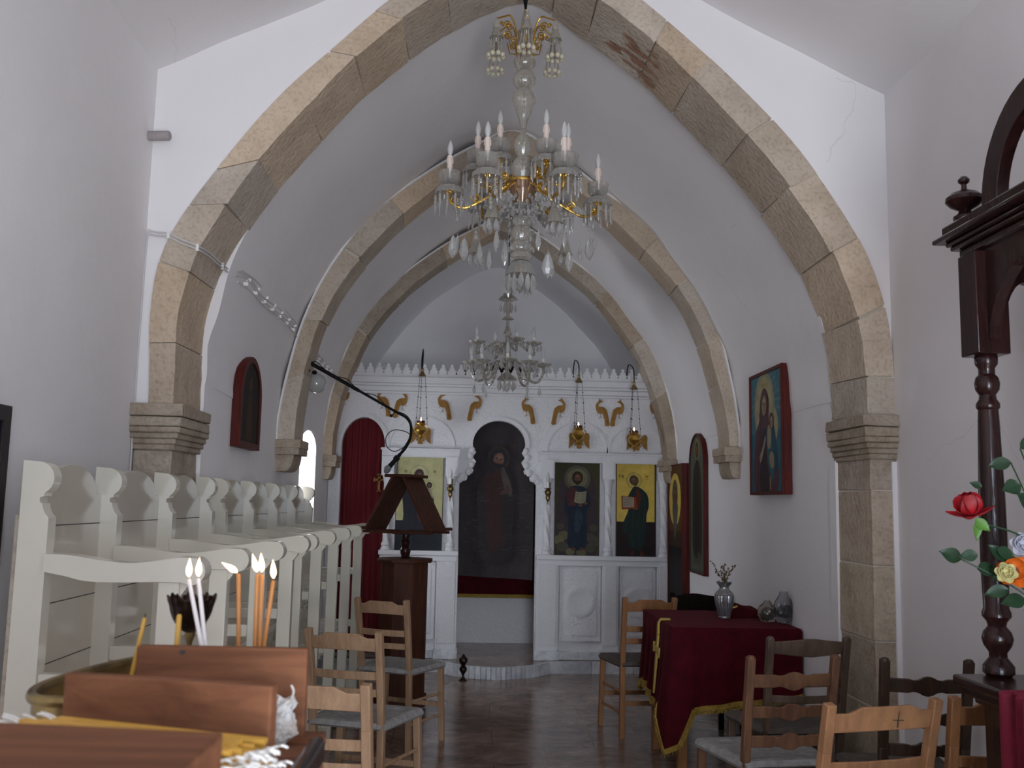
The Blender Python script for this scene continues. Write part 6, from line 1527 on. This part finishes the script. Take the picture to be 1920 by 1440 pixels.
for k in range(6):
    a = 2*PI*k/6; m = MB(); r_ = .058; x, y = C2.x+r_*math.cos(a), C2.y+r_*math.sin(a); m.tube([(x, y, z2(562)), (x, y, z2(575))], .0012, 5); crystal(m, (x, y, z2(572)), .024, .060); m.build('crystal_drop', GLASSD, c2, smooth=0)

# ---------------------------------------------------------------- candle box, candle tray and candles in the foreground
bx = thing('candle_box', (-.36, 1.12, 0), 'brown wooden candle box on a cabinet, full of beeswax tapers, bottom left', 'candle box')
m = MB(); m.box(-.505, -.214, .70, 1.50, .05, 1.095); m.build('cabinet', FWOOD, bx, bevel=.006)
m = MB(); m.box(-.51, -.212, .69, 1.505, 1.095, 1.115); m.build('base_board', FWOOD, bx, bevel=.003)
m = MB(); pts = [(-.62, 1.006), (-.231, .952), (-.231, .60), (-.62, .60)]; m.prism(pts, 1.112, 1.240, 'xy'); m.build('front_compartment', FWOOD, bx, bevel=.003)
m = MB(); m.beam((-.498, 1.252, 1.178), (-.230, 1.187, 1.178), .020, .124); m.build('divider_board', FWOOD, bx, bevel=.003)
bk = MB(); bk.beam((-.492, 1.485, 1.168), (-.240, 1.477, 1.168), .018, .144); bo = bk.build('back_board', FWOOD, bx, bevel=.003)
m = MB(); m.lathe([(.0035, 0), (.0035, .003)], (-.424, 1.4735, 1.232), 10, M=Matrix.Rotation(PI/2, 3, 'X')); m.build('nail_hole', DKLINE, bo)
m = MB(); m.box(-.214, -.192, .66, 1.36, 1.105, 1.142); m.build('side_rail', DWOOD, bx, bevel=.008)
# lying tapers
tp = MB(); tp.tube([(-.145, 0, 0), (.138, 0, 0)], .0037, 8)
tp.tube([(.138, 0, 0), (.145, 0, 0)], [.0037, .0015], 8)
taper = bpy.data.objects.new('beeswax_taper', None); bpy.data.objects.remove(taper)
def make_taper(side):
    m = MB(); s = 1 if side else -1
    m.tube([(-s*.140, 0, 0), (s*.132, 0, 0), (s*.140, 0, 0)], [.0037, .0037, .0016], 8)
    o = m.build('beeswax_taper', BEES, origin=(0, 0, 0))
    w_ = MB(); w_.tube(cat([(s*.138, 0, 0), (s*.150, .002, .003), (s*.158, -.003, .006), (s*.163, .002, .003)], 4), .0013, 5); w_.build('wick', WICK, o)
    tag(o, 'thin beeswax taper lying in the stack inside the candle box', 'candle', 'tapers lying in the candle box'); return o
tL, tR = make_taper(False), make_taper(True)
rg = random.Random(21); first = {0: tL, 1: tR}; used = {0: False, 1: False}
cdir = Vector((.268, -.065, 0)).normalized(); cn = Vector((-cdir.y, cdir.x, 0))*-1
for layer in range(5):
    nrow = 22
    for k in range(nrow):
        u = k/(nrow-1); 
        if layer == 0 and rg.random() < .12: continue
        c0 = Vector((-.366, 1.206, 0)); off = .016+.196*u+(.0035 if layer % 2 else 0)
        p = c0+cn*off+cdir*rg.uniform(-.012, .012)
        if layer >= 2: p += cdir*rg.uniform(-.004, .010)
        z = 1.1255+.0078*(4-layer)+.018*u*(1 if layer < 4 else .3)+.032+rg.uniform(-.0015, .0015)
        side = 1 if (layer >= 1 and rg.random() < .75) else 0
        o = first[side] if not used[side] else copy_tree(first[side]); used[side] = True
        o.location = (p.x, p.y, z-.002); o.rotation_euler = (0, rg.uniform(-.02, .02)+.02, math.atan2(cdir.y, cdir.x)+rg.uniform(-.035, .035)+.03*(u-.5))
# frayed bundle of wicks at the right end and the small wrapped packet
m = MB()
for k in range(34):
    p = Vector((-.224+rg.uniform(-.012, .006), 1.00+rg.uniform(-.02, .09), rg.uniform(1.135, 1.190)))
    m.tube(cat([p, p+Vector((rg.uniform(0, .012), rg.uniform(-.008, .008), rg.uniform(-.006, .006))), p+Vector((rg.uniform(0, .012), rg.uniform(-.014, .014), rg.uniform(-.012, .002)))], 4), .0012, 5)
tag(m.build('wick_bundle', WICK, kind='stuff'), 'tangle of white cotton wicks at the right end of the stacked tapers', 'wicks', kind='stuff')
PAP = mat('crumpled_foil_paper', (.80, .79, .78), .35, col2=(.50, .42, .36), vs=45, bump=.9, bs=120)
m = MB()
def pk(i, j):
    u = i/16; v = j/20; return (-.300+.046*u+.004*math.sin(v*9+u*4), 1.425-.012*math.sin(PI*u)+.005*math.sin(u*17+v*11)+.012*v, 1.1155+.064*v+.003*math.sin(u*13)*(v > .9))
m.grid(pk, 16, 20, thick=-.016)
m.tube(cat([(-.268, 1.425, 1.178), (-.256, 1.42, 1.172), (-.250, 1.425, 1.186), (-.254, 1.425, 1.196)], 5), .0018, 6)
tag(m.build('paper_packet', PAP, smooth=60), 'small crumpled white packet leaning against the back board of the candle box', 'packet')
# sand tray on its stand
SAND = mat('pale_sand', (.50, .42, .30), .95, var=.3, vs=120, bump=.6, bs=150)
tr = thing('candle_stand', (-.45, 1.68, 0), 'tarnished brass candle stand with a sand tray behind the candle box', 'candle stand')
outl = [(-.545, 1.385), (-.600, 1.395), (-.628, 1.47), (-.622, 1.56), (-.602, 1.65), (-.565, 1.74), (-.50, 1.82), (-.42, 1.85), (-.345, 1.82), (-.298, 1.72), (-.288, 1.60), (-.300, 1.53), (-.36, 1.512), (-.45, 1.512), (-.512, 1.508), (-.522, 1.45)]
O = [(p.x, p.y) for p in cat([Vector((a, b, 0)) for a, b in outl], 4, True)]
m = MB(); m.prism(O, 1.120, 1.128, 'xy')
n_ = len(O); vs = [(a, b, z) for z in (1.124, 1.176) for a, b in O]; m._add(vs, [(i, (i+1) % n_, n_+(i+1) % n_, n_+i) for i in range(n_)])
m.tube([(a, b, 1.178) for a, b in O], .008, 8, closed=True, sq=1.0); m.build('tray', BRASSD, tr)
m = MB(); cxo, cyo = -.45, 1.62; m.prism([(cxo+(a-cxo)*.965, cyo+(b-cyo)*.965) for a, b in O], 1.127, 1.142, 'xy'); m.build('sand', SAND, tr)
m = MB(); m.lathe([(.16, 0), (.16, .02), (.10, .04), (.035, .07), (.025, .12), (.04, .16), (.022, .2), (.022, .75), (.045, .80), (.022, .86), (.03, 1.05), (.12, 1.11), (.12, 1.121)], (-.45, 1.70, 0), 24); m.build('stand_column', BRASSD, tr)
# blackened bowl on a stem in the tray
bw = thing('bronze_bowl', (-.473, 1.68, 1.142), 'blackened bronze bowl shaped like petals on a thin stem in the sand tray', 'bowl')
m = MB()
def bp_(i, j):
    a = 2*PI*i/72; v = j/10; r = .005+.030*math.sin(v*PI*.55)**.9*(1+.06*abs(math.sin(4*a))*v+.03*math.sin(16*a)*v); z = 1.232+.054*v**1.3+.008*v*v*abs(math.sin(4*a))+.003*math.sin(23*a)*v**4
    if v > .85: r *= 1+.12*(v-.85)/.15
    return (-.473+r*math.cos(a), 1.68+r*math.sin(a), z)
m.grid(bp_, 72, 10, thick=.003); m.build('petal_bowl', BRONZE, bw, smooth=30)
RUST = mat('rusty_inside', (.12, .045, .02), .9, var=.4, vs=60)
m = MB(); m.lathe([(.001, 1.262), (.018, 1.258), (.026, 1.272), (.026, 1.274), (.016, 1.264), (.001, 1.262)], (-.473, 1.68, 0), 24); m.build('wax_residue', RUST, bw)
m = MB(); m.lathe([(.020, 1.142), (.008, 1.150), (.005, 1.165), (.009, 1.175), (.005, 1.19), (.004, 1.215), (.008, 1.228), (.007, 1.242)], (-.473, 1.68, 0), 14, flute=4, fa=.12, twist=60); m.build('twisted_stem', BRASSD, bw)
# burning tapers
def burning(top, low, mt, lit, label, lean=0.0, r=.0036, grp='tapers standing in the sand tray'):
    top = Vector(top); low = Vector(low); d = (top-low).normalized(); k = (1.138-low.z)/d.z; b = low+d*k
    m = MB(); m.tube([b, b.lerp(top, .5), top-d*.003, top], [r, r, r*.95, r*.55], 10)
    o = tag(m.build('taper_candle', mt, smooth=50), label, 'candle', grp)
    w_ = MB(); w_.tube([top-d*.001, top+d*.006+Vector((lean*.003, 0, 0))], .0008, 5); w_.build('burnt_wick', BLACK, o)
    if lit:
        f_ = MB(); P = [(.0006, .002), (.0034, .006), (.0048, .011), (.0042, .017), (.0024, .024), (.0009, .029), (.0002, .032)]
        M = Matrix.Rotation(lean, 3, 'Y'); f_.lathe(P, top+d*.001, 14, M=M); f_.build('flame', FLAME, o)
    return o
burning((-.4575, 1.6, 1.328), (-.431, 1.6, 1.224), WAXW, True, 'left of the two crossed white tapers in front of the black bowl')
burning((-.4430, 1.603, 1.329), (-.4255, 1.603, 1.224), WAXW, True, 'right of the two crossed white tapers in front of the black bowl')
burning((-.3780, 1.6, 1.338), (-.372, 1.6, 1.223), BEESD, True, 'amber taper whose flame is blown far to the left', lean=-1.05)
burning((-.3480, 1.6, 1.338), (-.3460, 1.6, 1.223), BEESD, True, 'left one of two amber tapers burning close together', lean=-.3)
burning((-.3405, 1.6, 1.338), (-.3385, 1.6, 1.223), BEESD, True, 'right one of two amber tapers burning close together', lean=-.1)
burning((-.3215, 1.6, 1.328), (-.3315, 1.6, 1.223), BEESD, True, 'amber taper leaning right, last of the burning row', lean=-.08)
burning((-.5235, 1.6, 1.266), (-.530, 1.6, 1.226), BEES, False, 'short unlit yellow taper with black wick, leftmost in the tray')
burning((-.469, 1.60, 1.272), (-.470, 1.60, 1.226), BEES, False, 'short unlit yellow taper standing beside the black bowl', r=.0046)
#END
